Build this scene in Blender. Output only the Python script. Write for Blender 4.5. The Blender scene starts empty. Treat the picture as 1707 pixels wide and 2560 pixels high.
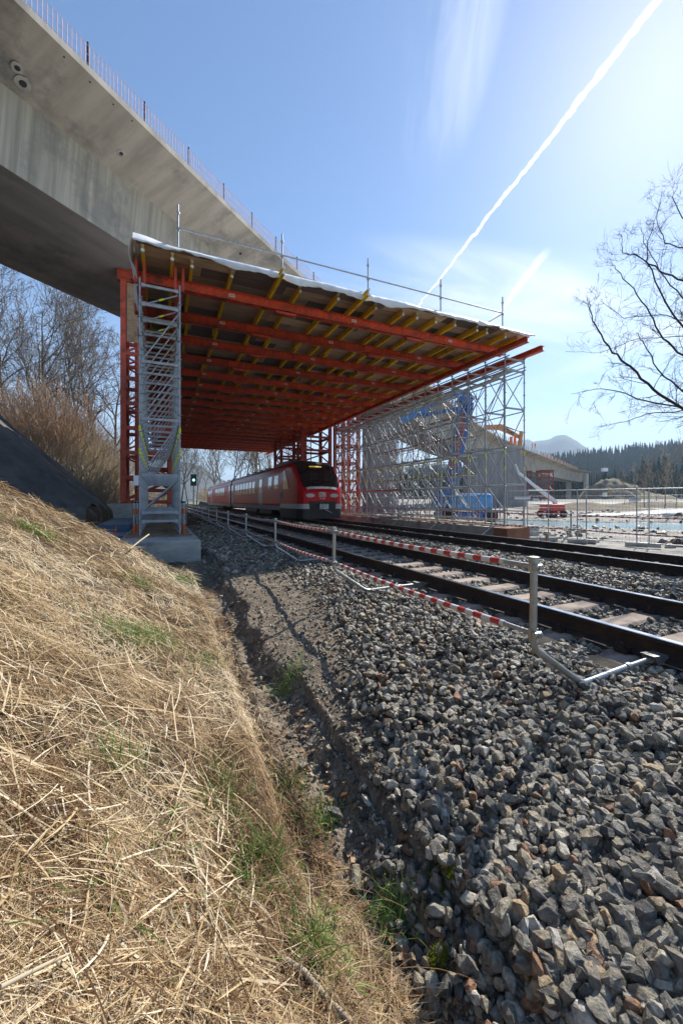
import bpy, math, random
import numpy as np
from mathutils import Vector, Matrix, Quaternion

# ------------------------------------------------------------------ camera, sky, sun
SC = bpy.context.scene
COL = SC.collection
A = math.radians(24.5)                      # camera heading, right of the track direction (+Y)
CA, SA = math.cos(A), math.sin(A)
cam_d = bpy.data.cameras.new("camera"); cam = bpy.data.objects.new("camera", cam_d); COL.objects.link(cam)
cam_d.sensor_fit = 'HORIZONTAL'; cam_d.sensor_width = 24.0; cam_d.lens = 14.0
cam_d.shift_y = -28/1707.0
cam_d.clip_start = 0.05; cam_d.clip_end = 30000
cam.location = (0, 0, 0); cam.rotation_euler = (math.radians(90), 0, -A)
SC.camera = cam

SUN_EL, SUN_AZ = math.radians(41), math.radians(65)
sdir = Vector((math.cos(SUN_EL)*math.sin(SUN_AZ), math.cos(SUN_EL)*math.cos(SUN_AZ), math.sin(SUN_EL)))
sun_d = bpy.data.lights.new("sun", 'SUN'); sun_d.energy = 5.0; sun_d.angle = math.radians(0.5)
sun_d.color = (1.0, 0.95, 0.87)
sun = bpy.data.objects.new("sun", sun_d); COL.objects.link(sun)
sun.rotation_euler = sdir.to_track_quat('Z', 'Y').to_euler(); sun.location = (30, 20, 40)

def ray(x, y, D=1.0):
    """photo pixel -> point at forward distance D (world)"""
    u = (x-853.5)/996.0; v = (1252.0-y)/996.0
    return Vector((D*(SA+u*CA), D*(CA-u*SA), D*v))

world = bpy.data.worlds.new("World"); SC.world = world; world.use_nodes = True
wn, wl = world.node_tree.nodes, world.node_tree.links
wn.clear()
class W:
    def n(t, **k):
        x = wn.new(t)
        for a, b in k.items(): setattr(x, a, b)
        return x
    def put(s, v):
        if isinstance(v, bpy.types.NodeSocket): wl.new(v, s)
        else: s.default_value = v
    def m(op, a, b=0.0, c=0.0):
        x = W.n('ShaderNodeMath', operation=op); W.put(x.inputs[0], a); W.put(x.inputs[1], b); W.put(x.inputs[2], c)
        return x.outputs[0]
    def dot(a, vec):
        x = W.n('ShaderNodeVectorMath', operation='DOT_PRODUCT'); W.put(x.inputs[0], a); x.inputs[1].default_value = vec
        return x.outputs['Value']
    def ss(x, a, b):
        r = W.n('ShaderNodeMapRange', interpolation_type='SMOOTHSTEP'); W.put(r.inputs[0], x)
        r.inputs[1].default_value = a; r.inputs[2].default_value = b
        return r.outputs[0]
    def noise(vec, sc, det=5, rough=.55, dist=0.0):
        x = W.n('ShaderNodeTexNoise'); W.put(x.inputs['Vector'], vec); x.inputs['Scale'].default_value = sc
        x.inputs['Detail'].default_value = det; x.inputs['Roughness'].default_value = rough; x.inputs['Distortion'].default_value = dist
        return x.outputs[0]
sky = W.n('ShaderNodeTexSky'); sky.sky_type = 'NISHITA'; sky.sun_disc = False
sky.sun_elevation = SUN_EL; sky.sun_rotation = SUN_AZ
sky.altitude = 600; sky.air_density = 1.0; sky.dust_density = .36; sky.ozone_density = 2.2
tc = W.n('ShaderNodeTexCoord'); G = tc.outputs['Generated']
def frame_dir(pA, pB):
    a = ray(*pA).normalized(); b = ray(*pB).normalized()
    n = a.cross(b).normalized(); t = n.cross(((a+b)/2).normalized()).normalized(); c = ((a+b)/2).normalized()
    return a, b, n, t, c
def trail(pA, pB, w0, w1, nsc, strength, fade=.04, namp=.5):
    a, b, n, t, c = frame_dir(pA, pB)
    across = W.dot(G, n); along = W.dot(G, t); fwd = W.dot(G, c)
    la, lb = a.dot(t), b.dot(t)
    nz = W.m('SUBTRACT', W.noise(G, nsc, 4, .6, .4), .5)
    nz2 = W.m('SUBTRACT', W.noise(G, nsc*.22, 2, .5), .5)
    off = W.m('MULTIPLY', nz, w0*2.0)
    off = W.m('ADD', off, W.m('MULTIPLY', nz2, w0*.9))
    dd = W.m('ABSOLUTE', W.m('ADD', across, off))
    # width from b end (w1) to a end (w0)
    fr = W.m('DIVIDE', W.m('SUBTRACT', along, lb), la-lb)
    wd = W.m('MULTIPLY_ADD', W.m('MAXIMUM', fr, 0.0), w0-w1, w1)
    wd = W.m('MULTIPLY', wd, W.m('MULTIPLY_ADD', W.noise(G, nsc*.6, 3), namp*2, 1-namp))
    k = W.m('SUBTRACT', 1.0, W.m('DIVIDE', dd, wd))
    k = W.ss(k, 0.0, .7)
    if la < lb: e = W.m('MULTIPLY', W.ss(along, la-fade, la), W.m('SUBTRACT', 1.0, W.ss(along, lb, lb+fade)))
    else: e = W.m('MULTIPLY', W.ss(along, lb-fade, lb), W.m('SUBTRACT', 1.0, W.ss(along, la, la+fade)))
    k = W.m('MULTIPLY', W.m('MULTIPLY', k, e), W.ss(fwd, 0.2, .4))
    return W.m('MULTIPLY', k, strength)
def wisps(center, axis_to, r_al, r_ac, nsc, strength, thr=.45, stretch=7.0):
    a = ray(*center).normalized(); b = ray(*axis_to).normalized()
    n = a.cross(b).normalized(); t = n.cross(a).normalized()
    al = W.dot(G, t); ac = W.dot(G, n); fw = W.dot(G, a)
    cx = W.n('ShaderNodeCombineXYZ'); W.put(cx.inputs[0], W.m('DIVIDE', al, stretch)); W.put(cx.inputs[1], ac); W.put(cx.inputs[2], W.m('MULTIPLY', fw, .2))
    f = W.noise(cx.outputs[0], nsc, 7, .62, .7)
    f = W.ss(f, thr, thr+.3)
    q = W.m('ADD', W.m('POWER', W.m('ABSOLUTE', W.m('DIVIDE', al, r_al)), 2.0), W.m('POWER', W.m('ABSOLUTE', W.m('DIVIDE', ac, r_ac)), 2.0))
    g = W.m('SUBTRACT', 1.0, W.ss(q, .15, 1.0))
    return W.m('MULTIPLY', W.m('MULTIPLY', W.m('MULTIPLY', f, g), W.ss(fw, .3, .5)), strength)
masks = [
    trail((1760, -150), (1045, 765), .0078, .0028, 42, .95, .04, .62),
    trail((1350, 650), (1240, 790), .010, .006, 12, .45, .03),
    wisps((1130, 110), (1085, 330), .20, .085, 11, .36, .42, 6),
    wisps((1420, 960), (1650, 860), .45, .05, 8, .7, .38, 9),
    wisps((1500, 800), (1250, 740), .6, .11, 5, .7, .36, 6),
    wisps((1600, 1060), (1300, 1090), .6, .06, 7, .6, .36, 8),
    wisps((950, 720), (1300, 800), .5, .07, 6, .35, .4, 8),
]
# a faint veil of high cloud, thicker towards the horizon
sep = W.n('ShaderNodeSeparateXYZ'); W.put(sep.inputs[0], G)
hz = W.m('SUBTRACT', 1.0, W.ss(sep.outputs[2], -.02, .50))
veil = W.m('MULTIPLY', W.m('MULTIPLY', hz, W.noise(G, 2.2, 5, .5)), .48)
tot = veil
for k in masks:
    tot = W.m('SUBTRACT', 1.0, W.m('MULTIPLY', W.m('SUBTRACT', 1.0, tot), W.m('SUBTRACT', 1.0, k)))
# cloud is brighter near the sun (forward scattering)
near = W.ss(W.dot(G, sdir), .75, .99)
mixr = W.n('ShaderNodeMix', data_type='RGBA'); W.put(mixr.inputs[0], tot)
skyg = W.n('ShaderNodeHueSaturation'); skyg.inputs['Saturation'].default_value = 1.10; wl.new(sky.outputs[0], skyg.inputs['Color'])
wl.new(skyg.outputs[0], mixr.inputs[6])
cl = W.n('ShaderNodeCombineColor')
lum = W.m('MULTIPLY_ADD', near, 2.6, 5.4)
W.put(cl.inputs[0], W.m('MULTIPLY', lum, .96)); W.put(cl.inputs[1], lum); W.put(cl.inputs[2], W.m('MULTIPLY', lum, 1.06))
wl.new(cl.outputs[0], mixr.inputs[7])
bg = W.n('ShaderNodeBackground'); wl.new(mixr.outputs[2], bg.inputs[0]); bg.inputs[1].default_value = 0.12
out = W.n('ShaderNodeOutputWorld'); wl.new(bg.outputs[0], out.inputs[0])

vs = SC.view_settings; vs.view_transform = 'Standard'; vs.look = 'None'; vs.gamma = 1.0; vs.exposure = 0.72
vs.use_curve_mapping = False
cy = SC.cycles
cy.use_denoising = True
try: cy.denoiser = 'OPENIMAGEDENOISE'
except Exception: pass
cy.max_bounces = 6; cy.diffuse_bounces = 4; cy.glossy_bounces = 3; cy.transparent_max_bounces = 12
cy.transmission_bounces = 4; cy.volume_bounces = 0; cy.caustics_reflective = False; cy.caustics_refractive = False
cy.sample_clamp_indirect = 10.0
world.cycles.sampling_method = 'MANUAL'; world.cycles.sample_map_resolution = 1024

# ------------------------------------------------------------------ helpers
RNG = np.random.default_rng(7)
random.seed(5)
def ordw(n):
    one = ['', 'first', 'second', 'third', 'fourth', 'fifth', 'sixth', 'seventh', 'eighth', 'ninth', 'tenth', 'eleventh', 'twelfth', 'thirteenth', 'fourteenth', 'fifteenth', 'sixteenth', 'seventeenth', 'eighteenth', 'nineteenth']
    if n < 20: return one[n]
    t_ = {2: 'twent', 3: 'thirt', 4: 'fort'}[n//10]
    return t_+'ieth' if n % 10 == 0 else t_+'y-'+one[n % 10]
def tag(o, label=None, cat=None, group=None, kind=None):
    if label: o['label'] = label
    if cat: o['category'] = cat
    if group: o['group'] = group
    if kind: o['kind'] = kind
    return o
def thing(name, label, cat, loc=(0, 0, 0), rz=0, group=None):
    o = bpy.data.objects.new(name, None); COL.objects.link(o); o.empty_display_size = .2
    o.location = loc; o.rotation_euler = (0, 0, rz)
    return tag(o, label, cat, group)
def put(name, mesh, parent=None, loc=(0, 0, 0), rot=(0, 0, 0), scale=None, local=False):
    """link an object using mesh; loc is in world space unless local"""
    o = bpy.data.objects.new(name, mesh); COL.objects.link(o)
    if parent is not None:
        o.parent = parent
        if not local:
            loc = Vector(loc)-parent.location
    o.location = loc
    if isinstance(rot, Quaternion): o.rotation_mode = 'QUATERNION'; o.rotation_quaternion = rot
    else: o.rotation_euler = rot
    if scale is not None: o.scale = scale if hasattr(scale, '__len__') else (scale,)*3
    return o
def copy_tree(o, parent=None):
    c = o.copy(); COL.objects.link(c); c.parent = parent
    for ch in o.children: copy_tree(ch, c)
    return c
class MB:
    def __init__(s): s.v = []; s.f = []; s.m = []; s.sm = []
    def add(s, vs, fs, mi=0, sm=False):
        b = len(s.v); s.v += [tuple(p) for p in vs]
        for f in fs: s.f.append([i+b for i in f]); s.m.append(mi); s.sm.append(sm)
        return s
    def box(s, x0, x1, y0, y1, z0, z1, mi=0):
        v = [(x, y, z) for z in (z0, z1) for y in (y0, y1) for x in (x0, x1)]
        return s.add(v, [(0, 2, 3, 1), (4, 5, 7, 6), (0, 1, 5, 4), (2, 6, 7, 3), (0, 4, 6, 2), (1, 3, 7, 5)], mi)
    def bar(s, p0, p1, w, h, mi=0, up=(0, 0, 1)):
        p0, p1 = Vector(p0), Vector(p1); d = (p1-p0).normalized()
        r = d.cross(Vector(up))
        if r.length < 1e-4: r = d.cross(Vector((0, 1, 0)))
        r.normalize(); u = r.cross(d).normalized()
        v = []
        for p in (p0, p1):
            for a, b in ((-1, -1), (1, -1), (1, 1), (-1, 1)): v.append(p+r*a*w/2+u*b*h/2)
        return s.add(v, [(0, 1, 2, 3), (7, 6, 5, 4), (0, 4, 5, 1), (1, 5, 6, 2), (2, 6, 7, 3), (3, 7, 4, 0)], mi)
    def tube(s, p0, p1, r, n=8, r1=None, mi=0, caps=True):
        p0, p1 = Vector(p0), Vector(p1); d = (p1-p0).normalized(); r1 = r if r1 is None else r1
        a = d.cross(Vector((0, 0, 1)))
        if a.length < 1e-3: a = Vector((1, 0, 0))
        a.normalize(); b = d.cross(a)
        v = []
        for p, q in ((p0, r), (p1, r1)):
            for k in range(n):
                t = 2*math.pi*k/n; v.append(p+a*math.cos(t)*q+b*math.sin(t)*q)
        s.add(v, [(k, (k+1) % n, n+(k+1) % n, n+k) for k in range(n)], mi, True)
        if caps: s.add(v[:n], [tuple(range(n))[::-1]], mi); s.add(v[n:], [tuple(range(n))], mi)
        return s
    def path(s, pts, r, n=8, mi=0):
        pts = [Vector(p) for p in pts]; rings = []
        prev = None
        for i, p in enumerate(pts):
            d = ((pts[min(i+1, len(pts)-1)]-pts[max(i-1, 0)])).normalized()
            if prev is None:
                a = d.cross(Vector((0, 0, 1)))
                if a.length < 1e-2: a = d.cross(Vector((0, 1, 0)))
            else: a = prev-d*prev.dot(d)
            a.normalize(); prev = a; b = d.cross(a)
            rr = r[i] if hasattr(r, '__len__') else r
            rings.append([p+a*math.cos(2*math.pi*k/n)*rr+b*math.sin(2*math.pi*k/n)*rr for k in range(n)])
        v = [q for R in rings for q in R]; f = []
        for i in range(len(pts)-1):
            for k in range(n): f.append((i*n+k, i*n+(k+1) % n, (i+1)*n+(k+1) % n, (i+1)*n+k))
        s.add(v, f, mi, True)
        s.add(rings[0], [tuple(range(n))[::-1]], mi); s.add(rings[-1], [tuple(range(n))], mi)
        return s
    def prism(s, poly, axis, a0, a1, mi=0):
        """poly of 2-D points extruded along axis ('x','y','z') from a0 to a1"""
        def P(p, a): return {'x': (a, p[0], p[1]), 'y': (p[0], a, p[1]), 'z': (p[0], p[1], a)}[axis]
        n = len(poly); v = [P(p, a0) for p in poly]+[P(p, a1) for p in poly]
        return s.add(v, [tuple(range(n))[::-1], tuple(range(n, 2*n))]+[(k, (k+1) % n, n+(k+1) % n, n+k) for k in range(n)], mi)
    def mesh(s, name, mats):
        me = bpy.data.meshes.new(name); me.from_pydata(s.v, [], s.f)
        for m in (mats if isinstance(mats, (list, tuple)) else [mats]): me.materials.append(m)
        me.polygons.foreach_set('material_index', s.m); me.polygons.foreach_set('use_smooth', s.sm)
        me.update(); return me
    def build(s, name, mats, parent=None, loc=None, fix=True):
        me = s.mesh(name, mats)
        if fix:
            import bmesh
            bm = bmesh.new(); bm.from_mesh(me); bmesh.ops.recalc_face_normals(bm, faces=bm.faces[:]); bm.to_mesh(me); bm.free()
        return put(name, me, parent, loc or (0, 0, 0))
def npmesh(name, V, F, mat, attrs=None, smooth=False):
    me = bpy.data.meshes.new(name); V = np.asarray(V, np.float32).reshape(-1, 3); F = np.asarray(F, np.int32); k = F.shape[1]
    me.vertices.add(len(V)); me.vertices.foreach_set('co', V.ravel())
    me.loops.add(F.size); me.loops.foreach_set('vertex_index', F.ravel())
    me.polygons.add(len(F)); me.polygons.foreach_set('loop_start', np.arange(0, F.size, k, dtype=np.int32))
    me.polygons.foreach_set('loop_total', np.full(len(F), k, np.int32))
    if smooth: me.polygons.foreach_set('use_smooth', np.ones(len(F), bool))
    if attrs:
        for a, (typ, dat) in attrs.items():
            at = me.attributes.new(a, typ, 'POINT')
            at.data.foreach_set('vector' if typ == 'FLOAT_VECTOR' else 'value', np.asarray(dat, np.float32).ravel())
    me.update(calc_edges=True); me.validate()
    me.materials.append(mat)
    return me
def nptubes(P0, P1, R0, R1, n=3):
    """many open tubes as quads"""
    P0, P1 = np.asarray(P0, float), np.asarray(P1, float); R0 = np.broadcast_to(R0, len(P0)); R1 = np.broadcast_to(R1, len(P0))
    d = P1-P0; d /= np.maximum(np.linalg.norm(d, axis=1, keepdims=True), 1e-9)
    ref = np.where(np.abs(d[:, 2:3]) > .9, [[1., 0, 0]], [[0, 0, 1.]])
    a = np.cross(d, ref); a /= np.linalg.norm(a, axis=1, keepdims=True); b = np.cross(d, a)
    t = 2*np.pi*np.arange(n)/n; c, s = np.cos(t), np.sin(t)
    off = a[:, None, :]*c[None, :, None]+b[:, None, :]*s[None, :, None]
    V = np.concatenate([P0[:, None]+off*R0[:, None, None], P1[:, None]+off*R1[:, None, None]], 1)
    k = np.arange(n); f = np.stack([k, (k+1) % n, n+(k+1) % n, n+k], 1)
    F = (np.arange(len(P0))*2*n)[:, None, None]+f[None]
    return V.reshape(-1, 3), F.reshape(-1, 4)

# ------------------------------------------------------------------ materials
def pm(name, c1, c2=None, sc=3.0, rough=.8, metal=0.0, bump=0.0, bsc=30.0, stretch=(1, 1, 1), c3=None, sc3=.6, spec=.5, det=6, coord='Object', lo=.35, hi=.65, attr=None, coat=0.0, rnd=0.0):
    m = bpy.data.materials.new(name); m.use_nodes = True; nt = m.node_tree; N, L = nt.nodes, nt.links
    b = N['Principled BSDF']; b.inputs['Roughness'].default_value = rough; b.inputs['Metallic'].default_value = metal
    b.inputs['Specular IOR Level'].default_value = spec; b.inputs['Coat Weight'].default_value = coat
    c2 = c2 or tuple(x*.8 for x in c1)
    t = N.new('ShaderNodeTexCoord'); mp = N.new('ShaderNodeMapping'); mp.inputs['Scale'].default_value = stretch
    L.new(t.outputs[coord], mp.inputs[0])
    n1 = N.new('ShaderNodeTexNoise'); n1.inputs['Scale'].default_value = sc; n1.inputs['Detail'].default_value = det; n1.inputs['Roughness'].default_value = .6
    L.new(mp.outputs[0], n1.inputs['Vector'])
    r = N.new('ShaderNodeValToRGB'); r.color_ramp.elements[0].position = lo; r.color_ramp.elements[1].position = hi
    r.color_ramp.elements[0].color = (*c1, 1); r.color_ramp.elements[1].color = (*c2, 1)
    if attr:
        at = N.new('ShaderNodeAttribute'); at.attribute_name = attr; L.new(at.outputs['Fac'], r.inputs[0])
    else: L.new(n1.outputs[0], r.inputs[0])
    col = r.outputs[0]
    if c3:
        n3 = N.new('ShaderNodeTexNoise'); n3.inputs['Scale'].default_value = sc3; n3.inputs['Detail'].default_value = 8; n3.inputs['Roughness'].default_value = .7
        L.new(t.outputs[coord], n3.inputs['Vector'])
        r3 = N.new('ShaderNodeValToRGB'); r3.color_ramp.elements[0].position = .50; r3.color_ramp.elements[1].position = .66
        L.new(n3.outputs[0], r3.inputs[0]); mx = N.new('ShaderNodeMix'); mx.data_type = 'RGBA'
        L.new(r3.outputs[0], mx.inputs[0]); L.new(col, mx.inputs[6]); mx.inputs[7].default_value = (*c3, 1); col = mx.outputs[2]
    if rnd:
        oi = N.new('ShaderNodeObjectInfo'); hs = N.new('ShaderNodeHueSaturation'); mr = N.new('ShaderNodeMapRange')
        mr.inputs[3].default_value = 1-rnd; mr.inputs[4].default_value = 1+rnd; L.new(oi.outputs['Random'], mr.inputs[0])
        L.new(mr.outputs[0], hs.inputs['Value']); L.new(col, hs.inputs['Color']); col = hs.outputs[0]
    L.new(col, b.inputs['Base Color'])
    if bump:
        nb = N.new('ShaderNodeTexNoise'); nb.inputs['Scale'].default_value = bsc; nb.inputs['Detail'].default_value = 8
        L.new(mp.outputs[0], nb.inputs['Vector'])
        bp = N.new('ShaderNodeBump'); bp.inputs['Strength'].default_value = bump; bp.inputs['Distance'].default_value = .02
        L.new(nb.outputs[0], bp.inputs['Height']); L.new(bp.outputs[0], b.inputs['Normal'])
    return m
M = {}
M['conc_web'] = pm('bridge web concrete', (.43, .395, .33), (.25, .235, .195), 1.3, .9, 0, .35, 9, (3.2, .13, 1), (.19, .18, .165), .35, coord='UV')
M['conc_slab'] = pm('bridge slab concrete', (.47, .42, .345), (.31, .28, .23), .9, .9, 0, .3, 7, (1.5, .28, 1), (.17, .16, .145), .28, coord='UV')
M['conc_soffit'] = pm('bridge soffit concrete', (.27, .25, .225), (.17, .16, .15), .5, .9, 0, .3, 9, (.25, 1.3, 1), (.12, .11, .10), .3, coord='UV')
M['conc'] = pm('footing concrete', (.50, .48, .43), (.36, .345, .31), 2.2, .9, 0, .4, 14, (1, 1, 3), (.18, .18, .17), 1.1)
M['conc_pier'] = pm('pier concrete', (.36, .35, .34), (.24, .235, .235), 1.2, .9, 0, .2, 5, (3, 3, .2), (.2, .19, .19), .2)
M['conc_lt'] = pm('new concrete', (.48, .48, .45), (.36, .36, .35), 1.2, .9, 0, .2, 5, (1, 1, 1), (.3, .3, .29), .3)
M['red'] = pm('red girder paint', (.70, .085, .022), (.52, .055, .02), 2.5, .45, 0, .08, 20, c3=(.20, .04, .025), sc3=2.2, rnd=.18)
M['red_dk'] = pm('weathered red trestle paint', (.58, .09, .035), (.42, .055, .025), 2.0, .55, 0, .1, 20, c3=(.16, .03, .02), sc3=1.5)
M['yellow'] = pm('yellow timber beam', (.93, .62, .008), (.82, .50, .012), 3, .6, 0, .1, 20, (1, .3, 1), c3=(.50, .30, .03), sc3=2.0, rnd=.15)
for nm_, a_, b_ in (('plank', (.66, .52, .36), (.42, .32, .22)), ('plank_mid', (.48, .39, .29), (.30, .24, .185)), ('plank_dark', (.19, .165, .15), (.11, .10, .095))):
    M[nm_] = pm('formwork '+nm_, a_, b_, 3.0, .8, 0, .25, 12, (.35, 3.2, 2.2), c3=(.10, .085, .075), sc3=.5, rnd=.3)
M['galv'] = pm('galvanised tube', (.46, .48, .50), (.32, .34, .36), 9, .5, .45, .1, 60, c3=(.25, .26, .27), sc3=6)
M['galv_deck'] = pm('galvanised deck', (.46, .48, .49), (.34, .35, .36), 5, .7, .15, .1, 40)
M['gal_pipe'] = pm('barrier pipe', (.46, .47, .46), (.33, .34, .33), 14, .42, .7, .15, 80, c3=(.33, .32, .27), sc3=12)
M['yel_tag'] = pm('yellow tag', (.80, .85, .03), (.7, .75, .03), 8, .5)
M['orange'] = pm('orange paint', (.75, .14, .03), (.55, .10, .03), 5, .5)
M['tarp'] = pm('white tarpaulin', (.80, .80, .80), (.66, .67, .70), 3, .6, 0, .5, 7)
M['tarp_blue'] = pm('blue grey sheet', (.10, .20, .27), (.07, .13, .18), 2, .5, 0, .4, 4)
M['geo'] = pm('geotextile cover', (.10, .097, .092), (.055, .054, .052), 2.0, .95, 0, .7, 5, c3=(.17, .155, .135), sc3=.35)
M['rail_side'] = pm('rail steel rust', (.045, .028, .02), (.028, .02, .016), 12, .75, .2, .3, 60, c3=(.07, .04, .025), sc3=5)
M['rail_top'] = pm('rail running band', (.45, .45, .46), (.35, .35, .36), 20, .22, 1.0, .04, 50, (1, .1, 1))
M['sleeper'] = pm('sleeper concrete', (.38, .295, .235), (.25, .19, .15), 5, .85, 0, .5, 30, c3=(.13, .09, .07), sc3=2.2, rnd=.12)
M['steel_dk'] = pm('dark steel', (.05, .045, .04), (.03, .028, .026), 8, .6, .4)
M['train_red'] = pm('train red', (.62, .010, .012), (.54, .009, .011), 1.5, .30, 0, 0, spec=.2)
M['train_roof'] = pm('train roof', (.62, .63, .66), (.5, .51, .54), 2, .4)
M['train_grey'] = pm('train grey band', (.52, .53, .53), (.45, .46, .46), 2, .35)
M['train_dark'] = pm('train underframe', (.022, .024, .028), (.012, .013, .016), 2, .5)
M['glass_dk'] = pm('dark glass', (.012, .014, .018), (.01, .012, .015), 2, .04, 0, 0, coat=1.0)
M['glass_w'] = pm('tinted window', (.10, .115, .13), (.08, .09, .11), 2, .05, 0, 0, coat=1.0)
M['white'] = pm('white paint', (.8, .8, .8), (.72, .72, .72), 4, .5)
M['blue'] = pm('blue machine paint', (.012, .12, .40), (.01, .095, .32), 2, .3, coat=.3)
M['blue_lt'] = pm('light blue paint', (.02, .25, .60), (.02, .2, .5), 2, .3, coat=.3)
M['mach_red'] = pm('red machine paint', (.60, .05, .03), (.5, .04, .025), 2, .4)
M['mach_or'] = pm('orange machine paint', (.62, .24, .05), (.5, .19, .04), 2, .5)
M['rubber'] = pm('rubber', (.02, .02, .02), (.03, .03, .03), 6, .85)
M['wood'] = pm('raw timber', (.34, .23, .14), (.24, .16, .10), 4, .85, 0, .3, 20, (.4, 2, 2), c3=(.16, .10, .07), sc3=2, rnd=.2)
M['wood_form'] = pm('brown form board', (.28, .12, .06), (.2, .08, .04), 3, .8, 0, .2, 20)
M['rust_bar'] = pm('rebar', (.62, .42, .44), (.55, .32, .30), 3, .7, .1)
M['bark'] = pm('bark', (.24, .20, .155), (.13, .11, .09), 6, .95, 0, .4, 20, (1, 1, .3))
M['bark_lt'] = pm('pale bark', (.34, .30, .23), (.20, .17, .13), 3, .95, 0, .3, 20, (1, 1, .3))
M['twig_warm'] = pm('reddish twigs', (.46, .31, .20), (.34, .24, .16), .8, .95)
M['twig_tan'] = pm('tan twigs', (.52, .43, .30), (.36, .29, .20), .6, .95)
M['bark_dk'] = pm('dark bark', (.035, .026, .024), (.022, .018, .018), 5, .95)
M['conifer'] = pm('conifer green', (.018, .038, .022), (.03, .055, .03), .4, .95)
M['ivy'] = pm('ivy leaves', (.02, .045, .018), (.035, .07, .025), 3, .8)
M['hi_or'] = pm('orange workwear', (.85, .22, .03), (.75, .18, .03), 5, .8)
M['skin'] = pm('skin', (.5, .3, .2), (.45, .27, .18), 5, .6)
def emis(name, c, s):
    m = bpy.data.materials.new(name); m.use_nodes = True; b = m.node_tree.nodes['Principled BSDF']
    b.inputs['Base Color'].default_value = (*c, 1); b.inputs['Emission Color'].default_value = (*c, 1); b.inputs['Emission Strength'].default_value = s
    return m
M['lamp_white'] = emis('headlight lamp', (.9, .93, 1), 5)
M['lamp_red'] = emis('tail lamp', (1, .10, .06), 7)
M['lamp_green'] = emis('signal green', (.2, 1, .6), 4)
M['led'] = emis('amber destination display', (.55, .4, .06), .35)
# water
mw = bpy.data.materials.new('river water'); mw.use_nodes = True; b = mw.node_tree.nodes['Principled BSDF']
b.inputs['Base Color'].default_value = (.20, .33, .35, 1); b.inputs['Roughness'].default_value = .16
nb = mw.node_tree.nodes.new('ShaderNodeTexNoise'); nb.inputs['Scale'].default_value = 2.5; nb.inputs['Detail'].default_value = 4
tcw = mw.node_tree.nodes.new('ShaderNodeTexCoord'); mw.node_tree.links.new(tcw.outputs['Object'], nb.inputs['Vector'])
bp = mw.node_tree.nodes.new('ShaderNodeBump'); bp.inputs['Strength'].default_value = .5; bp.inputs['Distance'].default_value = .1
mw.node_tree.links.new(nb.outputs[0], bp.inputs['Height']); mw.node_tree.links.new(bp.outputs[0], b.inputs['Normal'])
M['water'] = mw
# red and white barrier rail, striped along the object's local Y
ms = bpy.data.materials.new('red and white stripe'); ms.use_nodes = True; nt = ms.node_tree; b = nt.nodes['Principled BSDF']; b.inputs['Roughness'].default_value = .35
t_ = nt.nodes.new('ShaderNodeTexCoord'); s_ = nt.nodes.new('ShaderNodeSeparateXYZ'); nt.links.new(t_.outputs['Object'], s_.inputs[0])
m1 = nt.nodes.new('ShaderNodeMath'); m1.operation = 'MULTIPLY'; m1.inputs[1].default_value = 1/.17; nt.links.new(s_.outputs[1], m1.inputs[0])
m2 = nt.nodes.new('ShaderNodeMath'); m2.operation = 'FRACT'; nt.links.new(m1.outputs[0], m2.inputs[0])
m3 = nt.nodes.new('ShaderNodeMath'); m3.operation = 'GREATER_THAN'; m3.inputs[1].default_value = .5; nt.links.new(m2.outputs[0], m3.inputs[0])
x_ = nt.nodes.new('ShaderNodeMix'); x_.data_type = 'RGBA'; nt.links.new(m3.outputs[0], x_.inputs[0]); x_.inputs[6].default_value = (.72, .68, .64, 1); x_.inputs[7].default_value = (.50, .045, .035, 1)
nt.links.new(x_.outputs[2], b.inputs['Base Color'])
M['stripe'] = ms

# ------------------------------------------------------------------ terrain
def sst(a, b, x):
    t = np.clip((np.asarray(x, float)-a)/(b-a), 0, 1); return t*t*(3-2*t)
def vnoise(x, y, s=1.0, seed=0):
    x = np.asarray(x, float)*s; y = np.asarray(y, float)*s
    xi = np.floor(x).astype(np.int64); yi = np.floor(y).astype(np.int64); xf = x-xi; yf = y-yi
    def h(i, j):
        n = (i*374761393+j*668265263+seed*974634777) & 0x7fffffff
        n = (n ^ (n >> 13))*1274126177 & 0x7fffffff
        return ((n ^ (n >> 16)) & 0xffff)/65535.0
    u = xf*xf*(3-2*xf); w = yf*yf*(3-2*yf)
    return (h(xi, yi)*(1-u)+h(xi+1, yi)*u)*(1-w)+(h(xi, yi+1)*(1-u)+h(xi+1, yi+1)*u)*w-.5
def fbm(x, y, s, seed=0, o=4):
    r = 0; a = 1
    for k in range(o): r = r+a*vnoise(x, y, s*2**k, seed+k); a *= .5
    return r
RIV = [ray(1180, 0, 34), ray(1430, 0, 29), ray(1600, 0, 27.5), ray(1780, 0, 27), ray(2300, 0, 25)]
RIVX = np.array([[p.x, p.y] for p in RIV])
def rivdist(X, Y):
    best = np.full(np.shape(X), 1e9)
    for (a, b) in zip(RIVX[:-1], RIVX[1:]):
        d = b-a; t = np.clip(((X-a[0])*d[0]+(Y-a[1])*d[1])/(d@d), 0, 1)
        best = np.minimum(best, np.hypot(X-a[0]-t*d[0], Y-a[1]-t*d[1]))
    return best
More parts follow.
